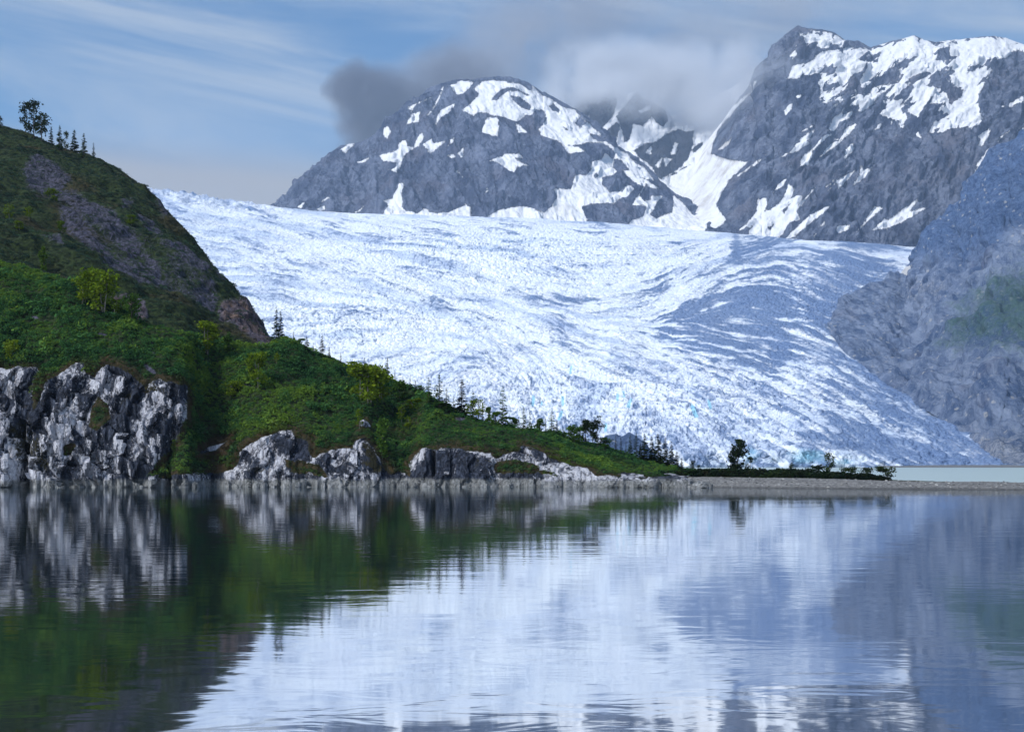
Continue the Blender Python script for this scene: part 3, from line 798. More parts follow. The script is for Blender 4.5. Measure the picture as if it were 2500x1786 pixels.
EA = E([[(430, 90), (500, 110), (520, 70), (640, 85), (720, 110), (770, 150), (760, 200), (700, 190), (640, 200), (590, 190), (530, 160), (500, 190), (480, 120)],
    [(380, 250), (430, 180), (430, 240), (400, 280)],
    [(355, 425), (400, 330), (480, 310), (560, 280), (620, 230), (680, 210), (760, 205), (800, 190), (900, 200), (960, 205), (1040, 175), (1140, 150), (1270, 110), (1340, 140), (1430, 160), (1530, 145), (1680, 130), (1850, 112), (1960, 130), (2067, 170), (2300, 150), (2300, 250), (2067, 230), (1990, 210), (1950, 260), (1880, 280), (1810, 310), (1830, 360), (1780, 450), (1740, 530), (1740, 640), (1760, 700), (1740, 740), (1680, 790), (1640, 780), (1560, 770), (1480, 810), (1380, 810), (1420, 730), (1490, 690), (1440, 650), (1370, 690), (1300, 690), (1230, 660), (1180, 600), (1200, 640), (1220, 700), (1190, 775), (1150, 740), (1100, 750), (1080, 700), (1020, 670), (1050, 620), (1040, 570), (970, 610), (880, 670), (870, 610), (790, 640), (750, 650), (840, 570), (760, 590), (680, 640), (640, 660), (730, 580), (690, 580), (640, 600), (590, 580), (600, 520), (600, 470), (560, 440), (590, 390), (520, 390), (440, 420)],
    [(540, 940), (570, 890), (640, 810), (690, 720), (750, 660), (830, 645), (840, 680), (760, 750), (690, 810), (620, 870)],
    [(600, 985), (640, 920), (720, 850), (790, 780), (840, 750), (865, 755), (790, 830), (700, 910)], [(770, 1000), (780, 930), (840, 870), (840, 930), (790, 990)],
    [(310, 990), (400, 930), (450, 850), (560, 785), (510, 870), (530, 885), (450, 930), (380, 960)], [(450, 1010), (490, 960), (540, 930), (540, 980), (510, 1050), (460, 1045)],
    [(340, 650), (370, 610), (395, 600), (390, 640), (350, 680)], [(410, 540), (460, 540), (440, 570)], [(445, 805), (550, 755), (480, 800)],
    [(985, 790), (1040, 750), (1020, 780)], [(1270, 820), (1300, 805), (1330, 850)], [(1120, 855), (1150, 820), (1140, 850)],
    [(1730, 840), (1780, 800), (1850, 750), (1770, 900), (1740, 900), (1760, 850)], [(1970, 790), (1900, 850), (1830, 920), (1790, 1000), (1730, 1080), (1700, 1120), (1740, 1020), (1800, 940), (1880, 850)],
    [(1900, 620), (1960, 600), (2067, 540), (2200, 500), (2200, 560), (2067, 590), (1980, 620), (1910, 630)], [(2005, 815), (2067, 760), (2067, 790)],
    [(140, 1290), (210, 1275), (210, 1330), (190, 1380), (270, 1350), (340, 1270), (370, 1180), (415, 1210), (380, 1290), (440, 1260), (470, 1260), (430, 1340), (560, 1205), (480, 1310), (420, 1370), (450, 1430), (370, 1460), (330, 1540), (250, 1580), (60, 1580), (120, 1470), (20, 1510), (140, 1390)],
    [(340, 1580), (420, 1500), (520, 1410), (600, 1360), (680, 1330), (620, 1390), (510, 1470), (420, 1550)], [(260, 1240), (300, 1180), (350, 1145), (330, 1190)],
    [(640, 1200), (700, 1140), (690, 1170)], [(640, 1240), (720, 1150), (850, 1080), (790, 1150), (730, 1215), (720, 1170)], [(830, 1190), (880, 1120), (890, 1050), (910, 1080), (970, 1055), (920, 1130), (860, 1170)],
    [(850, 1530), (920, 1450), (990, 1340), (1040, 1350), (960, 1430)], [(975, 1510), (1060, 1430), (1090, 1440), (1200, 1360), (1300, 1285), (1240, 1380), (1360, 1350), (1230, 1430), (1100, 1490)],
    [(710, 1510), (740, 1475), (810, 1475), (800, 1510), (730, 1530)], [(600, 1480), (630, 1435), (630, 1470)], [(510, 1570), (570, 1535), (560, 1560)]]) \
  + B([[(1100, 820), (1300, 690), (1480, 590), (1600, 490), (1500, 600), (1400, 710), (1340, 790), (1300, 900), (1290, 960), (1400, 1000), (1550, 1020), (1440, 1120), (1390, 1190), (1320, 1330), (1400, 1440), (1250, 1560), (800, 1560), (800, 1180), (900, 1000)],
    [(1340, 930), (1440, 840), (1420, 890), (1370, 920)], [(1480, 1120), (1680, 965), (1600, 1050)], [(1560, 480), (1640, 380), (1600, 480)]])
EH = E([[(820, 400), (930, 350), (900, 400), (870, 450), (830, 520), (790, 580), (750, 560), (790, 480)], [(900, 290), (940, 260), (1040, 225), (1020, 260), (950, 290)],
    [(880, 520), (960, 460), (1050, 390), (1130, 330), (1210, 280), (1270, 265), (1220, 330), (1170, 350), (1170, 430), (1080, 460), (960, 490), (890, 530)],
    [(1200, 460), (1260, 400), (1370, 365), (1410, 385), (1330, 410), (1250, 450)], [(1390, 460), (1450, 370), (1550, 360), (1500, 400), (1560, 480), (1630, 500), (1610, 560), (1530, 580), (1500, 510), (1430, 480)],
    [(1430, 280), (1480, 200), (1530, 190), (1530, 250), (1575, 270), (1500, 290), (1450, 285)], [(1120, 570), (1190, 510), (1300, 470), (1220, 540), (1160, 575)], [(980, 600), (1030, 530), (1110, 480), (1060, 560), (1040, 580)],
    [(1680, 340), (1760, 300), (1720, 360), (1690, 370)], [(1180, 600), (1270, 540), (1250, 600), (1210, 620)], [(1300, 680), (1370, 600), (1400, 550), (1390, 600), (1480, 600), (1400, 680), (1340, 720)],
    [(620, 480), (700, 450), (710, 470), (640, 495)], [(590, 380), (640, 345), (710, 340), (690, 380)], [(310, 1370), (380, 1320), (340, 1390)], [(220, 1490), (270, 1460), (240, 1520)]])
snow = patches(U, V, EA, EH, 26) / 5.0
snow = np.clip(snow, -4.2, 3)
dirty = sstep(poly_sd(U, V, [(1600, 380), (1880, 300), (1880, 420), (1760, 560), (1600, 560)], 40), -20, 20) * 0.8
n = normals(PM)
relm = mountain_relief(PM, 360, 0.72, 160, 9.0)
snow = np.clip(snow - 0.008 * relm, -4.2, 3)
PM += n * (relm * (1 - 0.6 * sstep(snow, -0.5, 1.5)) * (0.35 + 0.65 * sstep(us, 1720, 1860)) + 4 * sstep(snow, -0.5, 1))[..., None]
U, V = to_px(PM)
xm, ym, zm = PM[..., 0], PM[..., 1], PM[..., 2]
cm1, sm1 = math.cos(0.72), math.sin(0.72)
bars = ridged((xm * cm1 - zm * sm1) / 62 + 0.3 * fbm(xm / 200, zm / 200, ym / 300, 3), (xm * sm1 + zm * cm1) / 230, ym / 500, 4)
snow = np.clip(patches(U, V, EA, EH, 26) / 5.0 - 0.005 * relm, -4.2, 3)
snow = snow - 2.3 * sstep(bars, 0.75, 0.90) * sstep(V, 420, 330) * sstep(U, 1900, 2000) + 0.8 * sstep(bars, 0.55, 0.40) * sstep(U, 1900, 2000)
o = grid_obj("snowy_mountain", PM, M_RIGHT, {"snow": snow, "dirty": dirty}, smooth=True)
tag(o, "tall rocky mountain streaked with snowfields rising right of the glacier", "mountain", kind="structure")

# ------------------------------------------------------------------ near shore: green hill with rock cliffs
def px3(polys): return sc(550, 740, 3.2477, polys)
def px2(polys): return sc(0, 640, 2.707, polys)
def px4(polys): return sc(1000, 900, 3.247, polys)


us = np.concatenate([np.linspace(-1000, -334, 80), np.linspace(-330, 1735, 820)])
CT = [(-330, 930), (-220, 905), (0, 897), (60, 895), (95, 905), (140, 905), (175, 882), (215, 882), (260, 900), (300, 888), (355, 935), (400, 928), (460, 940), (490, 1010), (520, 1085), (560, 1100), (590, 1090), (620, 1075), (700, 1052), (760, 1066),
      (800, 1092), (860, 1092), (890, 1086), (930, 1114), (975, 1150), (1000, 1140), (1030, 1095), (1060, 1090), (1150, 1092), (1250, 1098), (1290, 1092), (1340, 1112), (1420, 1140), (1480, 1158), (1560, 1168), (1690, 1178), (1735, 1184)]
KT = [(-330, 520), (-220, 560), (0, 640), (60, 650), (120, 672), (180, 692), (230, 722), (290, 760), (340, 785), (400, 800), (450, 812), (500, 822), (560, 832), (620, 842), (660, 842), (690, 822), (713, 834), (765, 859), (812, 873), (842, 889), (882, 901), (935, 919), (981, 938), (1027, 956),
      (1092, 988), (1113, 1009), (1150, 1022), (1212, 1034), (1262, 1047), (1308, 1053), (1363, 1059), (1400, 1076), (1462, 1086), (1523, 1107), (1564, 1123), (1616, 1136), (1656, 1143), (1700, 1150), (1735, 1158)]
MS = [(-330, .85), (400, .78), (700, .62), (1000, .46), (1300, .30), (1500, .19), (1650, .11), (1735, .09)]
Ys = ip(us, [(-330, 146), (0, 149), (460, 150), (520, 154), (620, 150), (900, 151), (980, 155), (1050, 151), (1300, 152), (1500, 151), (1650, 150), (1735, 152)]) + 1.3 * perlin(us / 40, us * 0, us * 0 + 31) + 0.6 * perlin(us / 13, us * 0, us * 0 + 37)
vc, vk, ms = smooth1(ip(us, CT), 4), smooth1(ip(us, KT), 4), ip(us, MS)
kc = ip(us, [(-330, .3), (440, .34), (500, .8), (620, .75), (900, .75), (960, 1.2), (1030, .7), (1300, .9), (1500, 1.6), (1735, 2.5)])
Yss = smooth1(Ys, 25)
Yc = Yss + 6.0
for _ in range(6):
    zc = CAMZ + (HV - vc) / FPX * Yc
    Yc = Yss + 1.0 + np.maximum(zc, 0.6) * kc
zc = np.maximum(CAMZ + (HV - vc) / FPX * Yc, 0.7)
sk = (HV - vk) / FPX
Yk = (zc - CAMZ - ms * Yc) / (sk - ms)
Yk = smooth1(np.clip(Yk, Yc + 7, 240), 10)
FH_R1, FH_R2, FH_R3 = 190, 230, 24
t1 = np.linspace(0, 1, FH_R1)[:, None]
z1 = -1.6 + (zc + 1.6) * t1
Y1 = Ys - 0.5 + (Yc - Ys + 0.5) * (t1 ** np.where(us < 470, 1.25, 1.0))
t2 = np.linspace(0, 1, FH_R2 + 1)[1:, None]
sc0 = (zc - CAMZ) / Yc
Y2 = Yc + (Yk - Yc) * t2
s2 = sc0 + (sk - sc0) * (1 - (1 - t2) ** 1.45)
z2 = CAMZ + s2 * Y2
t3 = np.linspace(0, 1, FH_R3 + 1)[1:, None]
Y3 = Yk + t3 * 45
z3 = CAMZ + sk * Yk + sk * t3 * 20 - 16 * t3 ** 1.5 * np.clip((zc + sk * Yk) / 25, 0.12, 1)
Y = np.concatenate([Y1, Y2, Y3]); Z = np.concatenate([z1, z2, z3])
PH = np.stack([(us - CU) / FPX * Y, Y, Z], -1)
RT_ = PH.shape[0]
# rounded edge between cliff and slope
for c_ in (1, 2):
    A_ = PH[..., c_].copy()
    ker = np.hanning(15)[1:-1]; ker /= ker.sum()
    pad_ = np.pad(A_, ((6, 6), (0, 0)), mode="edge")
    PH[..., c_] = sum(k * pad_[i:i + RT_] for i, k in enumerate(ker))
PH[..., 0] = (us - CU) / FPX * PH[..., 1]
U, V = to_px(PH)
ROCK = px2([[(-2700, 690), (130, 690), (240, 690), (290, 760), (370, 740), (470, 660), (570, 650), (640, 720), (700, 650), (760, 670), (850, 720), (960, 820), (1010, 780), (1100, 780), (1250, 810), (1240, 950), (1220, 1060), (1170, 1180), (1060, 1290), (1000, 1400), (980, 1520), (-2700, 1520)],
    [(1590, 1260), (1640, 1220), (1720, 1150), (1895, 1100), (1895, 1520), (950, 1520), (1020, 1430), (1250, 1390), (1540, 1370)], [(1290, 1260), (1330, 1230), (1520, 1160), (1500, 1210), (1400, 1260), (1310, 1280)]]) \
  + px3([[(80, 1310), (130, 1180), (260, 1060), (400, 1070), (450, 990), (520, 990), (560, 1020), (660, 1070), (700, 1200), (830, 1150), (1000, 1130), (1030, 1080), (1110, 1070), (1330, 1340), (1390, 1390), (1390, 1500), (0, 1500), (0, 1330)],
    [(1390, 1400), (1460, 1390), (1480, 1290), (1550, 1150), (1650, 1150), (1780, 1140), (2000, 1160), (2111, 1180), (2111, 1500), (1390, 1500)], [(1070, 930), (1100, 910), (1145, 965), (1080, 970)]]) \
  + px4([[(0, 760), (90, 760), (180, 660), (320, 620), (550, 640), (560, 800), (600, 650), (680, 680), (850, 650), (880, 600), (1050, 650), (1200, 730), (1400, 790), (1560, 890), (1600, 850), (1850, 880), (2060, 920), (2100, 930), (2300, 950), (2300, 1010), (0, 1010)]])
RHOLE = px2([[(240, 720), (300, 760), (270, 880), (225, 960), (235, 830)], [(600, 960), (650, 900), (720, 950), (730, 1030), (640, 1110), (600, 1080)], [(560, 650), (640, 690), (620, 740), (560, 720)], [(430, 1220), (490, 1210), (470, 1270), (430, 1270)]]) \
  + px3([[(480, 1240), (560, 1250), (720, 1290), (800, 1370), (720, 1380), (560, 1340), (490, 1290)]]) + px4([[(690, 760), (860, 740), (1010, 800), (960, 835), (820, 840), (690, 810)], [(1040, 820), (1180, 850), (1140, 880), (1050, 850)]])
rsd = patches(U, V, ROCK, RHOLE, 40)
x, y, z = PH[..., 0], PH[..., 1], PH[..., 2]
rsd = rsd + 7.0 * fbm(x / 3.2, y / 3.2, z / 3.2, 4)
rsd = np.where((z < 1.5 + 0.9 * fbm(x / 3.0, y / 3.0, 0 * z + 4, 3)) & (U < 1740), np.maximum(rsd, 12), rsd)
rk = sstep(rsd, -4, 5)
n = normals(PH)
ex, ez = x * 0.9 + z * 0.42, z * 0.9 - x * 0.42          # joints dip to the right
col_ = ridged(ex / 5.2 + 0.3 * fbm(x / 7, y / 7, z / 7, 2), ez / 14, y / 9, 4)
blk = ridged(x / 2.1, y / 2.1, z / 2.6, 4)
big = fbm(x / 9.5, y / 9.5, z / 12, 3)
d1, d2, cid = worley(ex / 2.4 + 0.35 * big, ez / 3.6 + 0.3 * blk)
blocky = (cid % 23) / 23.0 - 0.5
gap = sstep(d2 - d1, 0.14, 0.02)
cscale = 0.68 * np.clip((zc - 0.5) / 9.0, 0.22, 1.0) * np.ones_like(x)
rdisp = cscale * sstep(rsd, -2, 22) * (1.3 * (col_ - 0.66) * 1.6 + 1.0 * big + 0.7 * (blk - 0.66) + 0.45 * blocky - 0.35 * gap)
vmound = 0.75 * fbm(x / 7, y / 7, z / 7, 4) + 0.2 * fbm(x / 1.8, y / 1.8, z / 1.8, 3)
rr = np.arange(RT_)[:, None] * np.ones_like(x)
crest = sstep(rr, FH_R1 + FH_R2 - 70, FH_R1 + FH_R2 - 5)
hs = np.clip((sk * Yk + 2) / 14.0, 0.10, 1.0)
vd = vmound * hs * (1 - 0.65 * crest)
chasm = np.exp(-(((U - 48) / 15) ** 2)) * sstep(V, 1010, 1060) + 0.8 * np.exp(-(((U - 418 - (V - 1050) * -0.1) / 7) ** 2)) * sstep(V, 1000, 1050) + 0.7 * np.exp(-(((U - 1058) / 4) ** 2)) * sstep(V, 1095, 1110) * sstep(V, 1170, 1150)
saw = lambda q: q - np.floor(q) - 0.5
strata = saw((x * 0.42 + z * 0.90) / 2.3 + 0.35 * fbm(x / 4, y / 4, z / 4, 3))
joint = saw((x * 0.95 - z * 0.30) / 3.1 + 0.40 * fbm(x / 5 + 9, y / 5, z / 5, 3))
rdisp = rdisp + sstep(rsd, -2, 22) * cscale * (1.5 * strata + 1.5 * joint)
PH += n * (rk * rdisp + (1 - rk) * vd)[..., None]
PH[..., 1] += 4.5 * chasm
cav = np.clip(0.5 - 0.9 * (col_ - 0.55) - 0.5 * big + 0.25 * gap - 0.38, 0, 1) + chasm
brown = sstep(rsd, -26, -3) * 0.7 + 0.5 * sstep(fbm(x / 11, y / 11, z / 11, 3), 0.25, 0.8)
moss = np.clip(0.55 * fbm(x / 4.5, y / 4.5, z / 4.5, 3) - 0.05, 0, 1) * sstep(n[..., 2], 0.1, 0.5) + sstep(rsd, 8, -2) * 0.8
moss = moss + 0.55 * np.exp(-(((U - 60) / 60) ** 2 + ((V - 1090) / 60) ** 2))
moss = moss * sstep(z, 1.0, 2.2)
slab = np.full_like(x, -0.9)
for (su, sv, ln) in ((365, 905, 40), (608, 943, 26), (370, 862, 16), (80, 770, 22), (250, 815, 14), (1125, 1020, 14)):
    slab = np.maximum(slab, 0.75 - ((U - su - (V - sv) * 1.3) / 7) ** 2 * 0.3 - ((V - sv) / (ln * 0.35)) ** 2)
slab_front = slab
rock_face = face_mean(rk) > 0.5
uf = face_mean(U)
attrs_soil = {"brown": brown, "slab": slab, "rust": 0 * x}
hill = grid_obj("green_hillside", PH, M_SOIL, attrs_soil, keep=~rock_face, smooth=True)
tag(hill, "steep green shrub covered hillside rising from the near shore", "hillside", kind="structure")
for a_, b_, lab in ((-1200, 480, "tall white and black streaked rock cliff at the left end of the shore"), (480, 990, "low grey rock outcrop with a sloping slab edge at the middle of the shore"), (990, 1800, "long grey rock ledge sloping down to the water beside the gravel spit")):
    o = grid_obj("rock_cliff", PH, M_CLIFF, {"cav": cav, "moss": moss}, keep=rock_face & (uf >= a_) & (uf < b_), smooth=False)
    tag(o, lab, "cliff", kind="structure")
HILL = dict(P=PH, U=to_px(PH)[0], V=to_px(PH)[1], rk=rk, brown=brown, n=n, last=FH_R1 + FH_R2)

# darker hill behind it
us2 = np.concatenate([np.linspace(-1000, -334, 60), np.linspace(-330, 730, 430)])
HT = [(-330, 215), (-150, 255), (0, 312), (60, 330), (140, 358), (230, 390), (300, 420), (350, 462), (400, 512), (450, 565), (500, 622), (550, 685), (600, 745), (640, 797), (675, 838), (690, 858), (730, 900)]
vh = smooth1(ip(us2, HT), 5)
Yk2 = np.interp(us2, us, Yk); vk2 = np.interp(us2, us, vk)
R2 = ip(us2, [(-330, 470), (0, 430), (300, 375), (500, 315), (600, 280), (690, 232), (730, 222)])
Yb2 = np.minimum(Yk2 + 4, R2 - 12)
PK = landform(us2, vh, R2, Yb2, vk2 + 45, 300, 22, 110, 1.75)
U, V = to_px(PK)
x, y, z = PK[..., 0], PK[..., 1], PK[..., 2]
n = normals(PK)
tt = np.linspace(0, 1, 300)[:, None] * np.ones_like(us2); tt = np.concatenate([tt, np.ones((22, len(us2)))])
ac = x * 0.72 + z * 0.69; al = x * 0.69 - z * 0.72
rel = 3.2 * fbm(ac / 26, al / 60, y / 40, 4) + 1.1 * fbm(x / 6, y / 6, z / 6, 3)
foot = sstep(poly_sd(U, V, [(545, 735), (590, 742), (640, 800), (690, 852), (660, 856), (600, 810), (540, 770)], 30), -14, 10)
foot = np.maximum(foot, 0.9 * sstep(poly_sd(U, V, [(262, 720), (305, 716), (352, 738), (362, 760), (300, 752), (270, 740)], 24), -10, 6))
rel += foot * 4.5 * (ridged(x / 6, y / 6, z / 9, 4) - 0.62)
rel *= (1 - 0.75 * sstep(tt, 0.9, 1.0)) * (0.35 + 0.65 * sstep(us2, 700, 560))
PK += n * rel[..., None]
bare = patches(U, V, sc(0, 240, 3.247, [[(180, 600), (300, 520), (460, 580), (560, 640), (480, 700), (600, 720), (720, 790), (900, 900), (960, 990), (1100, 1080), (1120, 1180), (1050, 1230), (960, 1100), (800, 1030), (680, 950), (560, 840), (430, 760), (240, 700)],
    [(480, 850), (640, 960), (720, 1060), (870, 1150), (960, 1260), (1130, 1370), (1200, 1420), (1100, 1460), (900, 1330), (760, 1200), (600, 1050), (500, 950)],
    [(1090, 900), (1200, 950), (1290, 1060), (1230, 1060), (1130, 970)], [(1300, 1120), (1420, 1130), (1600, 1260), (1650, 1400), (1560, 1380), (1420, 1260)], [(1130, 1170), (1230, 1230), (1340, 1370), (1240, 1330)],
    [(330, 1170), (470, 1180), (500, 1240), (400, 1220)], [(1230, 820), (1400, 960), (1300, 930)], [(1570, 1480), (1650, 1450), (1730, 1560), (1720, 1640), (1620, 1600)], [(980, 780), (1060, 800), (1010, 820)],
    [(1700, 1390), (1780, 1430), (1760, 1450)], [(1290, 1430), (1370, 1460), (1320, 1470)]]), [], 30) / 9.0
broad_ = sstep(poly_sd(U, V, sc(0, 240, 3.247, [[(180, 560), (480, 540), (750, 780), (1000, 950), (1200, 1080), (1400, 1150), (1650, 1350), (1700, 1600), (1400, 1500), (1100, 1480), (850, 1380), (600, 1180), (420, 900), (200, 720)]])[0], 40), -18, 22)
slab = np.maximum(np.clip(bare * 0.55 + 0.42, -2.5, 0.50) - 0.10, broad_ * 0.62 - 0.5 + 0.5 * fbm(ac / 7, al / 30, y / 20, 3) * broad_)
slab = np.maximum(slab, foot * 1.6 - 0.5)
brown = 0.55 * sstep(fbm(x / 18, y / 18, z / 18, 3), -0.1, 0.6)
rust = foot * (0.3 + 0.7 * sstep(fbm(x / 5, y / 5, z / 5, 3), -0.2, 0.4))
o = grid_obj("rocky_hill", PK, M_SOIL, {"brown": brown, "slab": slab, "rust": rust}, smooth=True)
tag(o, "dark rounded hill of bare slabs and thin scrub behind the green hillside", "hill", kind="structure")
HILL2 = dict(P=PK, U=to_px(PK)[0], V=to_px(PK)[1], bare=slab, n=n, last=300)

# ------------------------------------------------------------------ gravel spit, water, lagoon, lake bed
usb = np.concatenate([np.linspace(1480, 2900, 520), np.linspace(2906, 3700, 90)])
Ysb = ip(usb, [(1480, 156), (1600, 154), (1700, 150), (1900, 143), (2100, 138), (2300, 135), (2500, 133), (2900, 130)]) + 0.35 * perlin(usb / 50, usb * 0, usb * 0 + 41)
Wb = ip(usb, [(1480, 60), (1650, 55), (1800, 44), (1950, 34), (2100, 24), (2200, 17), (2300, 13), (2500, 10), (2900, 9)])
Hb = ip(usb, [(1480, 1.5), (1750, 1.35), (1950, 1.2), (2100, 1.05), (2250, 0.9), (2500, 0.86), (2900, 0.85)])
tb = np.linspace(0, 1, 150)[:, None] ** 1.25
Y = Ysb - 2.0 + (Wb + 4.0) * tb
prof = np.minimum(sstep(tb * (Wb + 4), 0.2, 9.0), sstep((1 - tb) * (Wb + 4), 0.2, 5.0))
Z = -0.5 + (Hb + 0.5) * prof
PBc = np.stack([(usb - CU) / FPX * Y, Y, Z], -1)
PBc[..., 2] += 0.05 * fbm(PBc[..., 0] / 1.3, PBc[..., 1] / 1.3, 0 * Z, 3) * prof + 0.10 * fbm(PBc[..., 0] / 6, PBc[..., 1] / 6, 0 * Z, 2) * prof
U, V = to_px(PBc)
grass = sstep(tb * (Wb + 4), ip(usb, [(1480, 3), (1700, 7), (1900, 8.5), (2000, 9), (2250, 8.5), (2480, 8), (2900, 8.5)]), ip(usb, [(1480, 6), (1700, 10), (1900, 12), (2250, 10.5), (2480, 11), (2900, 12)])) * (1 - 0.6 * sstep(usb, 2250, 2480))
grass = grass + 0 * Z
beach = grid_obj("gravel_spit", PBc, M_GRAVEL, {"grass": grass}, smooth=True)
tag(beach, "low grey gravel spit reaching right between the lake and the lagoon", "beach", kind="structure")
BEACH = dict(P=PBc, grass=grass)

bx = np.concatenate([[-6000, -600], (usb - CU) / FPX * (Ysb + Wb * 0.5), [900, 6000]])
by = np.concatenate([[175, 175], Ysb + Wb * 0.5, [137, 137]])
def strip(name, lo, hi, mat):
    v = np.concatenate([np.stack([bx, lo, 0 * bx], -1), np.stack([bx, hi, 0 * bx], -1)])
    return grid_obj(name, np.stack([v[:len(bx)], v[len(bx):]]), mat, smooth=True)
tag(strip("lake_water", 0 * by - 400, by, M_WATER), "calm lake water mirroring the glacier and the green hill", "water", kind="structure")
tag(strip("lagoon_water", by, 0 * by + 1700, M_LAGOON), "pale milky green lagoon between the gravel spit and the glacier front", "lagoon", kind="structure")
m, g = material("lake_bed")
finish(g, g.mix(g.noise(g.pos(), 0.01, 4), (0.05, 0.055, 0.06), (0.10, 0.10, 0.10)), 0.95)
bed = np.array([[-8000, -600, -4], [8000, -600, -4], [8000, 9000, -4], [-8000, 9000, -4]], float)
tag(mesh_from("lake_bed_ground", bed, np.array([[0, 1, 2, 3]]), m), "dark silt ground beneath the water and the land", "ground", kind="structure")

# grey shore flat under the valley side and a rock knoll beside the lagoon
usf = np.linspace(2150, 3700, 200)
Yf = np.linspace(1330, 1560, 12)[:, None] + 0 * usf + 40 * sstep(usf, 2350, 2180)
Zf = -0.4 + 4.5 * sstep(np.linspace(0, 1, 12)[:, None], 0, 1) + 0 * usf
PF = np.stack([(usf - CU) / FPX * Yf, Yf, Zf], -1)
PF[..., 2] += 0.5 * fbm(PF[..., 0] / 20, PF[..., 1] / 40, 0 * Zf, 3)
o = grid_obj("outwash_flat", PF, M_GRAVEL, {"grass": 0 * Zf - 1}, smooth=True)
tag(o, "flat grey outwash gravel along the far side of the lagoon", "gravel flat", kind="structure")
usk = np.linspace(1440, 1640, 120)
vkn = ip(usk, [(1440, 1150), (1468, 1085), (1480, 1064), (1500, 1059), (1520, 1062), (1536, 1053), (1552, 1066), (1570, 1076), (1590, 1098), (1640, 1150)]) + 1.2 * perlin(usk / 7, usk * 0, usk * 0)
PN = landform(usk, np.minimum(vkn, 1143), 1400 + 0 * usk, 1340 + 0 * usk, 1146 + 0 * usk, 60, 10, 60, 1.4)
n = normals(PN)
PN += n * (3.0 * fbm(PN[..., 0] / 14, PN[..., 1] / 20, PN[..., 2] / 12, 4))[..., None]
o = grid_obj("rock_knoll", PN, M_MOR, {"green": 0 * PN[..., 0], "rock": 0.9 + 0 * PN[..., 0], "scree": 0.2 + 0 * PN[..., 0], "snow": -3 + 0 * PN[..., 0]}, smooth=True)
tag(o, "small pointed dark rock knoll in front of the glacier behind the shore trees", "knoll", kind="structure")

# ------------------------------------------------------------------ plants
def leaf_quads(c, nrm_bias, size, rg, aspect=1.0):
    """Small quads, one for each centre, turned every way but leaning to a direction."""
    N = len(c)
    n = rg.normal(size=(N, 3)) + nrm_bias; n /= np.linalg.norm(n, axis=1, keepdims=True)
    a = np.cross(n, rg.normal(size=(N, 3))); a /= np.linalg.norm(a, axis=1, keepdims=True)
    b = np.cross(n, a)
    sz = size * rg.uniform(0.6, 1.3, (N, 1))
    v = np.stack([c - a * sz, c - b * sz * 0.55 * aspect, c + a * sz, c + b * sz * 0.55 * aspect], 1).reshape(-1, 3)
    return v, np.arange(4 * N).reshape(-1, 4)


def tube(p0, p1, r0, r1, k=5):
    p0, p1 = np.array(p0, float), np.array(p1, float)
    d = p1 - p0; d /= np.linalg.norm(d) + 1e-9
    a = np.cross(d, [0.3, 0.9, 0.1]); a /= np.linalg.norm(a); b = np.cross(d, a)
    th_ = np.arange(k) / k * 2 * math.pi
    ring = np.cos(th_)[:, None] * a + np.sin(th_)[:, None] * b
    v = np.concatenate([p0 + ring * r0, p1 + ring * r1])
    i = np.arange(k); j = (i + 1) % k
    return v, np.stack([i, j, j + k, i + k], 1)


def join(parts):
    vs, fs, o = [], [], 0
    for v, f in parts:
        vs.append(v); fs.append(f + o); o += len(v)
    return np.concatenate(vs), np.concatenate(fs)


def mat_leaf(name, lo, mid, hi, brown=None, inst=True):
    m, g = material(name)
    t = g.attr("tint", inst) if inst else None
    rnd = g.n("ShaderNodeNewGeometry").outputs["Random Per Island"]
    if t is None:
        t = g.m("MULTIPLY_ADD", g.n("ShaderNodeObjectInfo").outputs["Random"], 0.5, 0.25)
    f = g.m("ADD", t, g.m("MULTIPLY_ADD", rnd, 0.5, -0.25))
    col = g.mix(g.ss(f, 0.0, 0.5), lo, mid)
    col = g.mix(g.ss(f, 0.5, 1.0), col, hi)
    if brown is not None:
        col = g.mix(g.attr("brown", True), col, brown)
    d = g.n("ShaderNodeBsdfDiffuse", {"Color": col})
    tr = g.n("ShaderNodeBsdfTranslucent", {"Color": col})
    mx = g.n("ShaderNodeMixShader", {0: 0.3, 1: d.outputs[0], 2: tr.outputs[0]})
    o = g.n("ShaderNodeOutputMaterial"); g.put(o.inputs[0], mx.outputs[0])
    return m


M_SHRUB = mat_leaf("shrub_leaves", (0.011, 0.034, 0.017), (0.050, 0.140, 0.046), (0.135, 0.225, 0.034), (0.050, 0.036, 0.020))
M_SCRUB = mat_leaf("scrub_leaves", (0.012, 0.026, 0.022), (0.036, 0.074, 0.054), (0.080, 0.145, 0.075), (0.040, 0.032, 0.024))
M_SHORE = mat_leaf("shore_leaves", (0.006, 0.012, 0.007), (0.014, 0.030, 0.013), (0.030, 0.050, 0.016), (0.04, 0.03, 0.015))
protos = bpy.data.collections.new("shrub_prototypes")


def shrub_protos(cname, mat, n, seed, q=85):
    c = bpy.data.collections.new(cname)
    for k in range(n):
        rg = np.random.default_rng(seed + k)
        d = rg.normal(size=(q, 3)); d /= np.linalg.norm(d, axis=1, keepdims=True)
        d[:, 2] = np.abs(d[:, 2])
        lump = 1 + 0.35 * np.sin(3 * np.arctan2(d[:, 1], d[:, 0]) + k) * (1 - d[:, 2])
        pts = d * (rg.uniform(0.45, 1.0, (q, 1)) ** 0.6) * lump[:, None] * np.array([0.62, 0.62, 0.72]) - [0, 0, 0.12]
        v, f = leaf_quads(pts, d * 1.1, 0.13, rg)
        o = mesh_from("shrub", v, f, mat)
        COL.objects.unlink(o); c.objects.link(o)
    return c


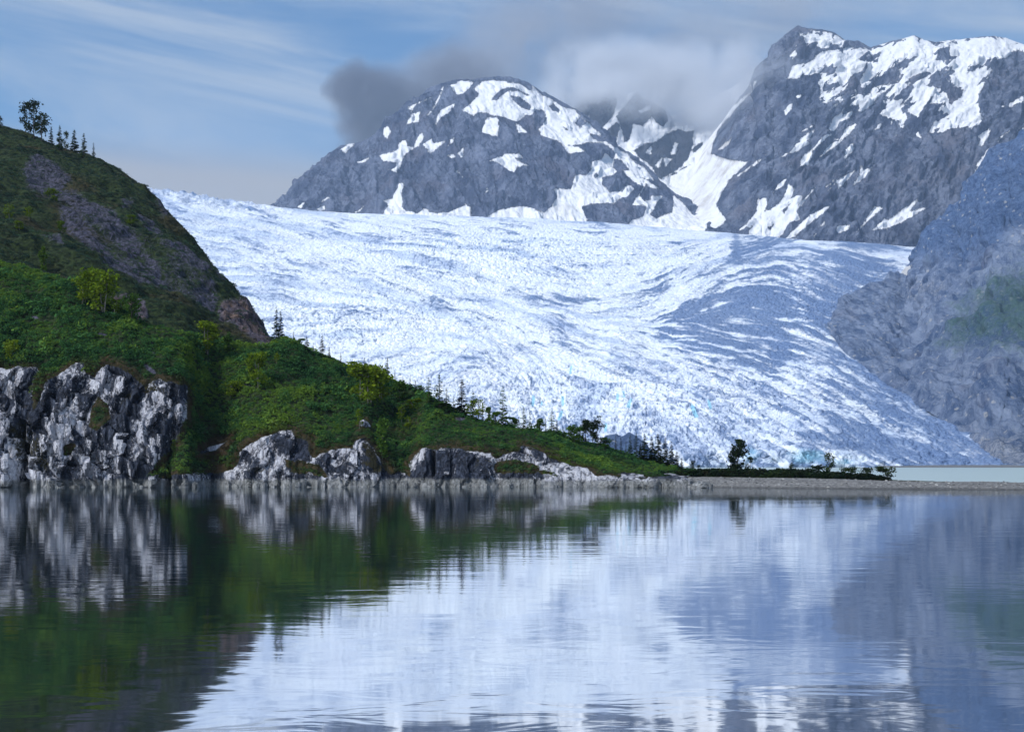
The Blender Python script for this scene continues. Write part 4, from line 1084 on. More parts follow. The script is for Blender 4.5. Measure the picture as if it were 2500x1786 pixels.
def scatter(name, pts, scl, tint, brown, coll, nvar):
    me = bpy.data.meshes.new(name)
    N = len(pts)
    me.vertices.add(N); me.vertices.foreach_set("co", pts.astype(F32).ravel())
    for k, a in (("tint", tint), ("brown", brown)):
        at = me.attributes.new(k, "FLOAT", "POINT"); at.data.foreach_set("value", a.astype(F32))
    at = me.attributes.new("scl", "FLOAT_VECTOR", "POINT"); at.data.foreach_set("vector", scl.astype(F32).ravel())
    rot_ = np.stack([rng.normal(0, 0.15, N), rng.normal(0, 0.15, N), rng.uniform(0, 6.28, N)], 1)
    at = me.attributes.new("rot", "FLOAT_VECTOR", "POINT"); at.data.foreach_set("vector", rot_.astype(F32).ravel())
    at = me.attributes.new("pick", "INT", "POINT"); at.data.foreach_set("value", rng.integers(0, nvar, N).astype(np.int32))
    o = bpy.data.objects.new(name, me); COL.objects.link(o)
    t = bpy.data.node_groups.new(name, "GeometryNodeTree")
    t.interface.new_socket("Geometry", in_out="INPUT", socket_type="NodeSocketGeometry")
    t.interface.new_socket("Geometry", in_out="OUTPUT", socket_type="NodeSocketGeometry")
    gi, go = t.nodes.new("NodeGroupInput"), t.nodes.new("NodeGroupOutput")
    ci = t.nodes.new("GeometryNodeCollectionInfo"); ci.inputs["Collection"].default_value = coll
    ci.inputs["Separate Children"].default_value = True; ci.inputs["Reset Children"].default_value = True
    iop = t.nodes.new("GeometryNodeInstanceOnPoints"); iop.inputs["Pick Instance"].default_value = True

    def na(nm, dt):
        nd = t.nodes.new("GeometryNodeInputNamedAttribute"); nd.data_type = dt; nd.inputs["Name"].default_value = nm
        return nd.outputs["Attribute"]
    e2r = t.nodes.new("FunctionNodeEulerToRotation")
    t.links.new(na("rot", "FLOAT_VECTOR"), e2r.inputs[0])
    t.links.new(gi.outputs[0], iop.inputs["Points"]); t.links.new(ci.outputs[0], iop.inputs["Instance"])
    t.links.new(na("pick", "INT"), iop.inputs["Instance Index"]); t.links.new(e2r.outputs[0], iop.inputs["Rotation"])
    t.links.new(na("scl", "FLOAT_VECTOR"), iop.inputs["Scale"])
    t.links.new(iop.outputs[0], go.inputs[0])
    md = o.modifiers.new("scatter", "NODES"); md.node_group = t
    return o


def sample_grid(Pg, wvert, N, attrs, rmax=None):
    Pm = Pg[:rmax] if rmax else Pg
    a = Pm[:-1, :-1]; b = Pm[:-1, 1:]; c = Pm[1:, :-1]
    area = np.linalg.norm(np.cross(b - a, c - a), axis=-1) * face_mean(wvert[:Pm.shape[0]])
    pr = (area / area.sum()).ravel()
    idx = rng.choice(len(pr), N, p=pr)
    r_, c_ = np.unravel_index(idx, area.shape)
    fx, fy = rng.random((N, 1)), rng.random((N, 1))
    bl = lambda A: (A[r_, c_] * (1 - fx) + A[r_, c_ + 1] * fx) * (1 - fy) + (A[r_ + 1, c_] * (1 - fx) + A[r_ + 1, c_ + 1] * fx) * fy
    return bl(Pm), [bl(A_[:Pm.shape[0], :, None])[:, 0] for A_ in attrs]


def veg_tint(p, bias):
    x, y, z = p.T
    big_ = fbm(x / 14, y / 14, z / 10, 3)
    mid_ = fbm(x / 4.0, y / 4.0, z / 4.0, 2)
    return np.clip(bias + 0.40 * big_ + 0.36 * mid_ + rng.normal(0, 0.15, len(p)), 0, 1)


# shrubs of the green hillside
wv = (1 - HILL["rk"]) * (HILL["P"][..., 2] > 1.2) * sstep(-slab_front, -0.6, 0.2)
pts, (bro, uu_, vv_) = sample_grid(HILL["P"], wv, 56000, [HILL["brown"], HILL["U"], HILL["V"]], FH_R1 + FH_R2 + 12)
tint = veg_tint(pts, 0.55)
x, y, z = pts.T
clump = sstep(fbm(x / 5.5, y / 5.5, z / 5.5, 3), -0.25, 0.5)
sz = (0.40 + 0.48 * clump * rng.uniform(0.4, 1.3, len(pts))) * (1 - 0.45 * bro) * ip(uu_, [(-400, 1.15), (900, 1.0), (1500, 0.78), (1800, 0.6)]) * (1 + rng.uniform(0.5, 1.5, len(pts)) * (rng.random(len(pts)) < 0.05))
tint = np.clip(tint - 0.20 * sstep(uu_, 1380, 1600), 0, 1)
scl = sz[:, None] * np.stack([rng.uniform(0.9, 1.3, len(pts)), rng.uniform(0.9, 1.3, len(pts)), rng.uniform(0.7, 1.15, len(pts))], 1)
C1 = shrub_protos("hillside_shrub_kinds", M_SHRUB, 5, 100)
o = scatter("hillside_shrubs", pts, scl, tint, np.clip(bro * 1.1 - 0.25 + rng.normal(0, 0.15, len(pts)), 0, 1), C1, 5)
tag(o, "dense low green shrubs covering the near hillside", "shrubs", kind="stuff")

# thin scrub of the darker hill
wv = sstep(-HILL2["bare"], -0.40, 0.60) + 0.24
pts, (bro, uu_) = sample_grid(HILL2["P"], wv, 26000, [0.5 * sstep(fbm(HILL2["P"][..., 0] / 18, HILL2["P"][..., 1] / 18, HILL2["P"][..., 2] / 18, 3), -0.1, 0.6), HILL2["U"]], 306)
tint = veg_tint(pts / 1.6, 0.40)
sz = rng.uniform(0.45, 1.0, len(pts)) * (0.8 + 0.5 * sstep(fbm(pts[:, 0] / 9, pts[:, 1] / 9, pts[:, 2] / 9, 2), 0, 0.6))
scl = sz[:, None] * np.stack([rng.uniform(0.9, 1.5, len(pts)), rng.uniform(0.9, 1.5, len(pts)), rng.uniform(0.6, 1.1, len(pts))], 1)
C2 = shrub_protos("scrub_kinds", M_SCRUB, 4, 200, 70)
o = scatter("hill_scrub", pts, scl, tint, np.clip(bro + rng.normal(0, 0.2, len(pts)), 0, 1), C2, 4)
tag(o, "thin dark green scrub between the bare slabs of the hill", "scrub", kind="stuff")

# dark shrubs on the spit
Ub = to_px(BEACH["P"])[0]
wv = sstep(BEACH["grass"], 0.55, 0.95) * sstep(Ub, 2200, 2120)
pts, (uu_, gr_) = sample_grid(BEACH["P"], wv, 2600, [Ub, BEACH["grass"]])
hmax = ip(uu_, [(1480, 1.4), (1650, 1.8), (1800, 1.9), (1950, 2.0), (2050, 1.7), (2150, 1.15), (2200, 0.8)])
sz = hmax * rng.uniform(0.45, 1.0, len(pts)) * sstep(gr_, 0.4, 1.0)
scl = np.maximum(sz, 0.3)[:, None] * np.stack([rng.uniform(0.8, 1.2, len(pts)), rng.uniform(0.8, 1.2, len(pts)), rng.uniform(0.8, 1.2, len(pts))], 1)
C3 = shrub_protos("shore_shrub_kinds", M_SHORE, 4, 300, 80)
o = scatter("spit_shrubs", pts, scl, veg_tint(pts, 0.35), np.clip(rng.normal(0.05, 0.15, len(pts)), 0, 1), C3, 4)
tag(o, "low dark shrubs in a line along the top of the gravel spit", "shrubs", kind="stuff")

# ------------------------------------------------------------------ trees one can tell apart
mb, gb = material("bark")
finish(gb, gb.mix(gb.noise(gb.pos(), 6, 4), (0.035, 0.03, 0.026), (0.10, 0.09, 0.08)), 0.95)
mb2, gb = material("pale_bark")
finish(gb, gb.mix(gb.noise(gb.pos(), 6, 4), (0.12, 0.115, 0.10), (0.26, 0.25, 0.23)), 0.95)
M_SPRUCE = mat_leaf("spruce_needles", (0.010, 0.024, 0.014), (0.026, 0.058, 0.028), (0.060, 0.105, 0.032), inst=False)
M_DARKSPRUCE = mat_leaf("dark_spruce_needles", (0.003, 0.006, 0.006), (0.007, 0.013, 0.012), (0.012, 0.022, 0.016), inst=False)
M_BROAD = mat_leaf("broad_leaves", (0.018, 0.048, 0.014), (0.055, 0.120, 0.022), (0.120, 0.190, 0.024), inst=False)
M_YELLOW = mat_leaf("yellow_green_leaves", (0.042, 0.086, 0.010), (0.105, 0.168, 0.014), (0.185, 0.235, 0.018), inst=False)
M_DARKLEAF = mat_leaf("dark_leaves", (0.008, 0.015, 0.008), (0.020, 0.036, 0.014), (0.045, 0.070, 0.018), inst=False)


def spruce_shape(seed, w, dense=1.0):
    rg = np.random.default_rng(seed); parts = []
    nl = int(20 * (0.7 + 0.3 * dense))
    for k in range(nl):
        zf = 0.05 + 0.93 * (k / nl) ** 0.92
        rad = w * ((1 - zf) ** 0.8) * rg.uniform(0.65, 1.12) + 0.012
        nb = int(rg.integers(5, 8) * dense) + 1
        for b_ in range(nb):
            if rg.random() < 0.16: continue
            an = rg.uniform(0, 6.283); r_ = rad * rg.uniform(0.6, 1.1)
            dirv = np.array([math.cos(an), math.sin(an), 0]); side = np.array([-dirv[1], dirv[0], 0])
            droop = rg.uniform(-0.35, 0.1) if zf < 0.8 else rg.uniform(0.0, 0.6)
            p0 = np.array([0, 0, zf]); tip = p0 + dirv * r_ + np.array([0, 0, droop * r_])
            for q_ in range(3):
                a0 = p0 + (tip - p0) * (0.12 + 0.27 * q_); a1 = p0 + (tip - p0) * min(1.0, 0.58 + 0.22 * q_)
                wd = r_ * rg.uniform(0.22, 0.36) * (1.25 - 0.3 * q_) + 0.014
                tw = side * wd + np.array([0, 0, rg.uniform(-0.5, 0.5) * wd])
                mid_ = (a0 + a1) / 2 - np.array([0, 0, rg.uniform(0, 0.25) * wd])
                parts.append((np.array([a0, mid_ - tw, a1, mid_ + tw]), np.array([[0, 1, 2, 3]])))
    crown = join(parts)
    trunk = join([tube((0, 0, -0.06), (0.004, 0, 0.55), 0.016, 0.010), tube((0.004, 0, 0.55), (0, 0, 0.99), 0.010, 0.002)])
    return crown, trunk


def broad_shape(seed, w, n=420, lo=0.18, size=0.030, stems=1, gap=0.0):
    rg = np.random.default_rng(seed); tr, tips = [], []
    for s_ in range(stems):
        bx_, by_ = (rg.normal(0, 0.05, 2) if stems > 1 else (0, 0))
        lean = rg.normal(0, 0.10 if stems > 1 else 0.03, 2)
        top = np.array([bx_ + lean[0], by_ + lean[1], rg.uniform(0.82, 0.97)])
        mid_ = np.array([bx_ + lean[0] * 0.4 + rg.normal(0, 0.015), by_ + lean[1] * 0.4, 0.45])
        tr += [tube((bx_ * 0.6, by_ * 0.6, -0.06), mid_, 0.020, 0.013), tube(mid_, top, 0.013, 0.003)]
        tips.append(top)
        for k in range(int(11 / stems) + 3):
            f = rg.uniform(lo, 0.95); st_ = mid_ * (f / 0.45) if f < 0.45 else mid_ + (top - mid_) * ((f - 0.45) / 0.55)
            an = rg.uniform(0, 6.283); L = w * (0.55 + 0.6 * math.sin(math.pi * min(1, (f - lo) / (1 - lo) * 0.85 + 0.12))) * rg.uniform(0.6, 1.05)
            e = st_ + np.array([math.cos(an) * L, math.sin(an) * L, L * rg.uniform(0.25, 0.8)])
            e[2] = min(e[2], 1.0)
            tr.append(tube(st_, e, 0.008, 0.002, 4)); tips += [e, st_ + (e - st_) * 0.6]
    tips = np.array(tips)
    ti = tips[rg.integers(0, len(tips), n)]
    c = ti + rg.normal(size=(n, 3)) * np.array([w * 0.24, w * 0.24, 0.055])
    c[:, 2] = np.clip(c[:, 2], lo * 0.7, 1.02)
    crown = leaf_quads(c, np.array([0, 0, 0.5]), size, rg, 1.1)
    return crown, join(tr)


_shapes = {}


def shape(kind, var):
    key = (kind, var)
    if key in _shapes: return _shapes[key]
    sd = 1000 + 37 * var + 500 * len(kind)
    if kind == "spruce": (c, t), m_, b_ = spruce_shape(sd, 0.24), M_SPRUCE, mb
    elif kind == "dark": (c, t), m_, b_ = spruce_shape(sd, 0.25, 1.4), M_DARKSPRUCE, mb
    elif kind == "thin": (c, t), m_, b_ = spruce_shape(sd, 0.17, 0.8), M_SPRUCE, mb
    elif kind == "airy": (c, t), m_, b_ = spruce_shape(sd, 0.30, 0.8), M_BROAD, mb
    elif kind == "broad": (c, t), m_, b_ = broad_shape(sd, 0.27, 1100, 0.08, 0.046), M_BROAD, mb
    elif kind == "sparse": (c, t), m_, b_ = broad_shape(sd, 0.20, 420, 0.14, 0.040), M_DARKLEAF, mb
    elif kind == "yellow": (c, t), m_, b_ = broad_shape(sd, 0.30, 1100, 0.04, 0.048, 2), M_YELLOW, mb2
    elif kind == "sapling": (c, t), m_, b_ = broad_shape(sd, 0.20, 300, 0.18, 0.046), M_YELLOW, mb2
    elif kind == "column": (c, t), m_, b_ = broad_shape(sd, 0.14, 760, 0.04, 0.046), M_BROAD, mb
    elif kind == "darkleaf": (c, t), m_, b_ = broad_shape(sd, 0.26, 1100, 0.04, 0.046, 2), M_DARKLEAF, mb
    elif kind == "bush": (c, t), m_, b_ = broad_shape(sd, 0.42, 700, 0.02, 0.065, 3), M_BROAD, mb
    elif kind == "darkcolumn": (c, t), m_, b_ = spruce_shape(sd, 0.30, 1.5), M_DARKLEAF, mb
    elif kind == "darkbush": (c, t), m_, b_ = broad_shape(sd, 0.42, 650, 0.02, 0.065, 3), M_DARKLEAF, mb
    oc = mesh_from("crown", c[0], c[1], m_); ot = mesh_from("trunk", t[0], t[1], b_)
    COL.objects.unlink(oc); COL.objects.unlink(ot)
    _shapes[key] = (oc, ot)
    return _shapes[key]


def ground_at(L, u, v):
    du = (L["U"][:L["last"]] - u); dv = (L["V"][:L["last"]] - v)
    i = np.unravel_index(np.argmin(du * du * 4 + dv * dv), du.shape)
    p = L["P"][i].copy()
    return p


NAME = dict(spruce="spruce_tree", dark="spruce_tree", thin="spruce_tree", airy="young_tree", broad="leafy_tree", sparse="leafy_tree", yellow="leafy_tree",
            sapling="sapling", column="leafy_tree", darkleaf="leafy_tree", darkcolumn="leafy_tree", bush="bush", darkbush="bush")
CAT = dict(spruce_tree="spruce", young_tree="tree", leafy_tree="tree", sapling="sapling", bush="bush")


def plant(kind, L, u, vb, vt, label, group, wf=1.0, var=None, lean=0.0):
    global _k
    _k += 1
    p = ground_at(L, u, vb)
    H = max((vb - vt) / FPX * p[1], 0.5) * 1.38
    oc, ot = shape(kind, _k % 4 if var is None else var)
    e = bpy.data.objects.new(NAME[kind], None); e.empty_display_size = 0.5
    COL.objects.link(e)
    e.location = p
    e.rotation_euler = (0, lean, random.uniform(0, 6.28) if lean == 0 else 0)
    e.scale = (H * wf, H * wf, H)
    tag(e, label, CAT[NAME[kind]], group)
    for src in (ot, oc):
        c = src.copy(); COL.objects.link(c); c.parent = e
    return e


_k = 0
BEACHL = dict(P=BEACH['P'], U=to_px(BEACH['P'])[0], V=to_px(BEACH['P'])[1], last=150)
G1 = "trees on the crest of the dark hill"
G2 = "spruces and young trees along the green ridge"
G3 = "light green trees on the green hillside"
G4 = "dark trees at the foot of the ridge"
G5 = "trees and bushes on the gravel spit"
for a in [
    # crest of the dark hill, against the sky
    ("sparse", HILL2, 2, 312, 292, "small bare twigged tree at the far left end of the dark hill crest", G1, 1.0),
    ("sparse", HILL2, 63, 332, 277, "leftmost of the three tall sparse trees on the dark hill crest", G1, 0.9),
    ("sparse", HILL2, 83, 338, 273, "tallest of the three sparse trees on the dark hill crest", G1, 0.9),
    ("sparse", HILL2, 102, 344, 290, "rightmost and shortest of the three tall sparse trees on the dark hill crest", G1, 1.0),
    ("spruce", HILL2, 125, 356, 321, "first small spruce right of the three tall sparse trees", G1, 1.0),
    ("spruce", HILL2, 146, 364, 321, "tallest small spruce of the row on the dark hill crest", G1, 1.0),
    ("sparse", HILL2, 160, 370, 335, "thin wispy tree between two small spruces on the dark hill crest", G1, 0.7),
    ("spruce", HILL2, 182, 377, 332, "broad tiered spruce, second from the right in the crest row", G1, 1.25),
    ("spruce", HILL2, 205, 384, 340, "dense dark spruce at the right end of the crest row", G1, 1.0),
    ("thin", HILL2, 228, 393, 360, "slender pale young tree alone beyond the crest row", G1, 1.2),
    # right foot of the dark hill
    ("spruce", HILL, 672, 818, 758, "tall spruce against the ice at the right foot of the dark hill", G2, 0.85),
    ("spruce", HILL, 684, 824, 776, "shorter spruce just right of the tall one at the foot of the dark hill", G2, 0.85),
    # ridge of the green hill, against the glacier
    ("thin", HILL, 716, 838, 815, "tiny thin spruce first along the green ridge below the dark hill", G2, 1.0),
    ("spruce", HILL, 750, 858, 831, "bushy low spruce on the upper green ridge left of the pointed one", G2, 1.5),
    ("spruce", HILL, 786, 870, 828, "pointed spruce standing clear on the upper green ridge", G2, 1.0),
    ("spruce", HILL, 803, 874, 853, "short narrow spruce close right of the pointed one on the upper ridge", G2, 1.0),
    ("thin", HILL, 833, 888, 866, "small crooked sapling leaning right on the green ridge", G2, 1.3),
    ("spruce", HILL, 891, 908, 881, "small spruce with ragged top above the yellow green thicket", G2, 1.1),
    ("thin", HILL, 909, 913, 897, "tiny spire tree just right of the ragged topped spruce", G2, 1.0),
    ("spruce", HILL, 947, 928, 887, "narrow dark spruce standing tall on the middle of the green ridge", G2, 0.9),
    ("thin", HILL, 963, 932, 911, "thin grey sapling beside the narrow dark spruce on the ridge", G2, 1.0),
    ("thin", HILL, 1001, 952, 924, "lone thin pale spruce between the narrow spruce and the leafy clump", G2, 1.0),
    ("bush", HILL, 1026, 962, 946, "rounded bush left of the leafy clump on the ridge", G2, 1.0),
    ("airy", HILL, 1046, 986, 937, "left tree of the green leafy clump on the ridge", G2, 1.0),
    ("airy", HILL, 1072, 998, 934, "tallest and densest tree of the green leafy clump on the ridge", G2, 1.1),
    ("airy", HILL, 1090, 1000, 960, "low right tree of the green leafy clump on the ridge", G2, 1.1),
    ("dark", HILL, 1127, 1014, 948, "nearly black dense spruce on the lower green ridge", G2, 1.15),
    ("airy", HILL, 1155, 1014, 961, "tall thin tree with yellow lower branches right of the black spruce", G2, 0.8),
    ("sapling", HILL, 1169, 1022, 980, "yellowish leafy young tree second right of the black spruce", G2, 1.1),
    ("sapling", HILL, 1148, 1018, 985, "yellow green bushy sapling touching the black spruce on its right", G2, 1.2),
    ("column", HILL, 1192, 1028, 1001, "small pale green tree left of the open branched conifer", G2, 1.3),
    ("airy", HILL, 1228, 1040, 967, "tall open branched green conifer alone on the lower ridge", G2, 0.95),
    ("airy", HILL, 1279, 1047, 1005, "left tree of a pair with tiered branches on the lower ridge", G2, 1.0),
    ("airy", HILL, 1294, 1049, 1013, "right tree of the pair with tiered branches on the lower ridge", G2, 0.8),
    ("broad", HILL, 1319, 1054, 1030, "low leafy tree left of the bigger ridge tree near the water end", G2, 1.1),
    ("airy", HILL, 1346, 1055, 1013, "bushy based conifer next right after the low leafy tree", G2, 1.1),
    ("spruce", HILL, 1376, 1069, 1051, "small triangular spruce in front of the snout", G2, 1.2),
    ("broad", HILL, 1403, 1080, 1046, "broad light green tree left of the dark rock knoll", G2, 1.2),
    ("darkleaf", HILL, 1428, 1082, 1040, "upright dark leafy tree left of the twin trees by the knoll", G2, 0.8),
    ("sparse", HILL, 1447, 1084, 1041, "left of the twin open trees beside the rock knoll", G2, 0.9),
    ("sparse", HILL, 1461, 1089, 1037, "right of the twin open trees beside the rock knoll", G2, 0.9),
    ("thin", HILL, 1503, 1099, 1071, "first thin dark spruce in front of the rock knoll", G4, 1.2),
    ("thin", HILL, 1517, 1103, 1074, "second thin dark spruce in front of the rock knoll", G4, 1.2),
    ("spruce", HILL, 1539, 1112, 1073, "left of the two taller spruces below the knoll peak", G4, 0.9),
    ("spruce", HILL, 1553, 1116, 1070, "right of the two taller spruces below the knoll peak", G4, 0.9),
    ("darkcolumn", HILL, 1574, 1127, 1075, "leftmost big tree of the dark clump at the ridge foot", G4, 0.9),
    ("darkcolumn", HILL, 1590, 1131, 1082, "second tree of the dark clump at the ridge foot", G4, 0.9),
    ("darkcolumn", HILL, 1606, 1134, 1077, "tallest middle tree of the dark clump at the ridge foot", G4, 0.9),
    ("darkcolumn", HILL, 1624, 1138, 1086, "fourth tree of the dark clump at the ridge foot", G4, 0.9),
    ("darkcolumn", HILL, 1640, 1141, 1098, "fifth, lower tree of the dark clump at the ridge foot", G4, 1.0),
    ("darkcolumn", HILL, 1652, 1143, 1112, "rightmost low tree of the dark clump at the ridge foot", G4, 1.1),
    ("thin", HILL, 765, 862, 842, "low thin spruce between the bushy spruce and the pointed one", G2, 1.2),
    ("bush", HILL, 735, 848, 833, "small ridge bush between the tiny thin spruce and the bushy one", G2, 1.2),
    ("thin", HILL, 860, 898, 882, "tiny spruce right of the crooked leaning sapling", G2, 1.1),
    ("bush", HILL, 925, 922, 908, "low round bush left of the narrow dark spruce", G2, 1.2),
    ("thin", HILL, 984, 944, 924, "short thin spruce just left of the lone pale spruce", G2, 1.1),
    ("spruce", HILL, 1014, 958, 936, "short spruce touching the rounded bush left of the leafy clump", G2, 1.1),
    ("airy", HILL, 1108, 1008, 978, "small pyramid tree between the leafy clump and the black spruce", G2, 1.0),
    ("thin", HILL, 1178, 1026, 996, "thin upright tree left of the small pale green tree", G2, 1.2),
    ("bush", HILL, 1210, 1036, 1014, "green bush at the left foot of the open branched conifer", G2, 1.2),
    ("bush", HILL, 1252, 1046, 1026, "green bush at the right foot of the open branched conifer", G2, 1.2),
    ("thin", HILL, 1266, 1049, 1026, "thin spruce just left of the pair with tiered branches", G2, 1.2),
    ("thin", HILL, 1333, 1056, 1028, "slim spruce between the low leafy tree and the bushy based conifer", G2, 1.2),
    ("spruce", HILL, 1360, 1062, 1034, "short spruce at the right side of the bushy based conifer", G2, 1.1),
    ("spruce", HILL, 1390, 1074, 1048, "short spruce left of the broad light green tree by the knoll", G2, 1.1),
    ("spruce", HILL, 1415, 1080, 1050, "pointed tree squeezed between the light green and the upright dark tree", G2, 1.0),
    ("bush", HILL, 1478, 1094, 1074, "green bush right of the twin open trees", G2, 1.2),
    ("thin", HILL, 1529, 1107, 1082, "low thin spruce between the two pairs of spruces by the knoll", G4, 1.2),
    ("darkcolumn", HILL, 1563, 1122, 1090, "low tree at the left edge of the dark clump", G4, 0.9),
    ("darkcolumn", HILL, 1664, 1147, 1126, "last small bushy tree where the dark clump meets the spit", G4, 1.1),
    # on the green hillside
    ("yellow", HILL, 205, 738, 688, "left tree of the bright yellow green clump above the white cliff", G3, 1.0),
    ("yellow", HILL, 228, 748, 683, "tallest bright yellow green tree of the clump above the white cliff", G3, 1.1),
    ("yellow", HILL, 250, 762, 692, "right tree of the bright yellow green clump above the white cliff", G3, 1.0),
    ("yellow", HILL, 281, 768, 740, "small yellow green bush tree below the reddish rock scar", G3, 1.2),
    ("broad", HILL, 321, 788, 738, "darker green tree right of the yellow green clump", G3, 0.9),
    ("yellow", HILL, 506, 862, 807, "yellow green round tree in the middle of the hillside", G3, 1.2),
    ("column", HILL, 560, 860, 825, "pale green narrow tree right of the yellow green round tree", G3, 1.2),
    ("yellow", HILL, 632, 948, 884, "slim yellow green tree with thin trunk on the middle slope", G3, 0.75),
    ("yellow", HILL, 566, 968, 940, "low yellow green bush left of the slim tree", G3, 1.5),
    ("sapling", HILL, 675, 890, 868, "small yellowish sapling high on the slope above the slim tree", G3, 1.1),
    ("yellow", HILL, 30, 882, 843, "yellow green shrub tree at the left edge above the cliff", G3, 0.9),
    ("yellow", HILL, 878, 976, 912, "left tree of the wide yellow green thicket below the ridge", G3, 1.1),
    ("yellow", HILL, 902, 984, 916, "middle tree of the wide yellow green thicket below the ridge", G3, 1.1),
    ("yellow", HILL, 927, 972, 923, "right tree of the wide yellow green thicket below the ridge", G3, 1.1),
    ("broad", HILL, 976, 978, 942, "green bushy tree between the thicket and the leafy clump", G3, 1.2),
    ("column", HILL, 932, 1116, 1048, "narrow bright green tree beside the slanting rock slab near the shore", G3, 1.0),
    ("sapling", HILL, 878, 1044, 1008, "thin stemmed sapling above the slanting rock slab", G3, 1.0),
    ("sapling", HILL, 981, 1034, 1000, "taller of two thin saplings on the lower slope", G3, 1.0),
    ("sapling", HILL, 997, 1046, 1022, "shorter of two thin saplings on the lower slope", G3, 1.1),
    ("yellow", HILL, 1010, 1000, 980, "bright yellow green bush under the leafy clump", G3, 1.8),
    # on the dark hill
    ("yellow", HILL2, 132, 494, 471, "small bright bush among the bare slabs of the dark hill", G3, 1.3),
    ("sapling", HILL2, 72, 538, 512, "pale thin sapling left of the bare slabs", G3, 1.2),
    ("sapling", HILL2, 23, 540, 508, "pale sapling near the left edge of the dark hill", G3, 1.2),
    ("yellow", HILL2, 151, 570, 548, "small upright bright bush below the bare slabs", G3, 0.9),
    ("yellow", HILL2, 46, 562, 546, "little bright bush low on the left of the dark hill", G3, 1.4),
    ("yellow", HILL2, 321, 550, 533, "small bright bush right of the bare slabs under the crest", G3, 1.5),
    ("column", HILL2, 109, 662, 619, "dull green narrow tree at the bottom of the dark hill", G3, 1.0),
    # spit
    ("darkleaf", BEACHL, 1792, 1150, 1089, "tallest dark leafy tree standing on the gravel spit", G5, 0.8),
    ("sparse", BEACHL, 1831, 1148, 1116, "short thin tree right of the tallest one on the spit", G5, 1.0),
    ("sparse", BEACHL, 2023, 1152, 1105, "lone thin open tree before the blue ice wall on the spit", G5, 0.8),
    ("sparse", BEACHL, 1935, 1148, 1124, "small twiggy shrub tree in the middle of the spit thicket", G5, 1.0),
    ("sparse", BEACHL, 1690, 1144, 1121, "small twiggy tree at the left end of the spit", G5, 0.9),
    ("sparse", BEACHL, 1708, 1144, 1128, "second small twiggy tree at the left end of the spit", G5, 0.9),
    ("darkbush", BEACHL, 2072, 1160, 1141, "rounded dark bush right of the lone thin tree on the spit", G5, 1.5),
    ("darkbush", BEACHL, 2116, 1163, 1144, "airy dark bush second from the right end of the spit thicket", G5, 1.1),
    ("darkbush", BEACHL, 2164, 1167, 1145, "last rounded dark bush at the right end of the spit thicket", G5, 1.5),
    ("darkbush", BEACHL, 1990, 1158, 1136, "dark bush left of the lone thin tree on the spit", G5, 1.4),
]:
    plant(*a)

# ------------------------------------------------------------------ boulders along the waterline, stones on the spit
def rock_mesh(name, seed, mat, n=3, rough=0.35, lo=False):
    bm_t = (1 + 5 ** 0.5) / 2
    v = np.array([[-1, bm_t, 0], [1, bm_t, 0], [-1, -bm_t, 0], [1, -bm_t, 0], [0, -1, bm_t], [0, 1, bm_t], [0, -1, -bm_t], [0, 1, -bm_t], [bm_t, 0, -1], [bm_t, 0, 1], [-bm_t, 0, -1], [-bm_t, 0, 1]], float)
    f = np.array([[0, 11, 5], [0, 5, 1], [0, 1, 7], [0, 7, 10], [0, 10, 11], [1, 5, 9], [5, 11, 4], [11, 10, 2], [10, 7, 6], [7, 1, 8], [3, 9, 4], [3, 4, 2], [3, 2, 6], [3, 6, 8], [3, 8, 9], [4, 9, 5], [2, 4, 11], [6, 2, 10], [8, 6, 7], [9, 8, 1]])
    v /= np.linalg.norm(v, axis=1, keepdims=True)
    for _ in range(n):
        mids, nf, vl = {}, [], list(v)

        def mid(a, b):
            k = (min(a, b), max(a, b))
            if k not in mids:
                m_ = (vl[a] + vl[b]); mids[k] = len(vl); vl.append(m_ / np.linalg.norm(m_))
            return mids[k]
        for a, b, c in f:
            ab, bc, ca = mid(a, b), mid(b, c), mid(c, a)
            nf += [[a, ab, ca], [b, bc, ab], [c, ca, bc], [ab, bc, ca]]
        v, f = np.array(vl), np.array(nf)
    o_ = seed * 7.31
    r_ = 1 + rough * (ridged(v[:, 0] * 1.1 + o_, v[:, 1] * 1.1, v[:, 2] * 1.1, 3) - 0.62) * 1.6 + rough * 0.5 * fbm(v[:, 0] * 2.2, v[:, 1] * 2.2 + o_, v[:, 2] * 2.2, 3)
    d1_, d2_, ci_ = worley(v[:, 0] * 1.6 + o_, v[:, 2] * 1.6 + v[:, 1])
    r_ += 0.12 * ((ci_ % 11) / 11.0 - 0.5)
    return mesh_from(name, v * r_[:, None], f, mat)


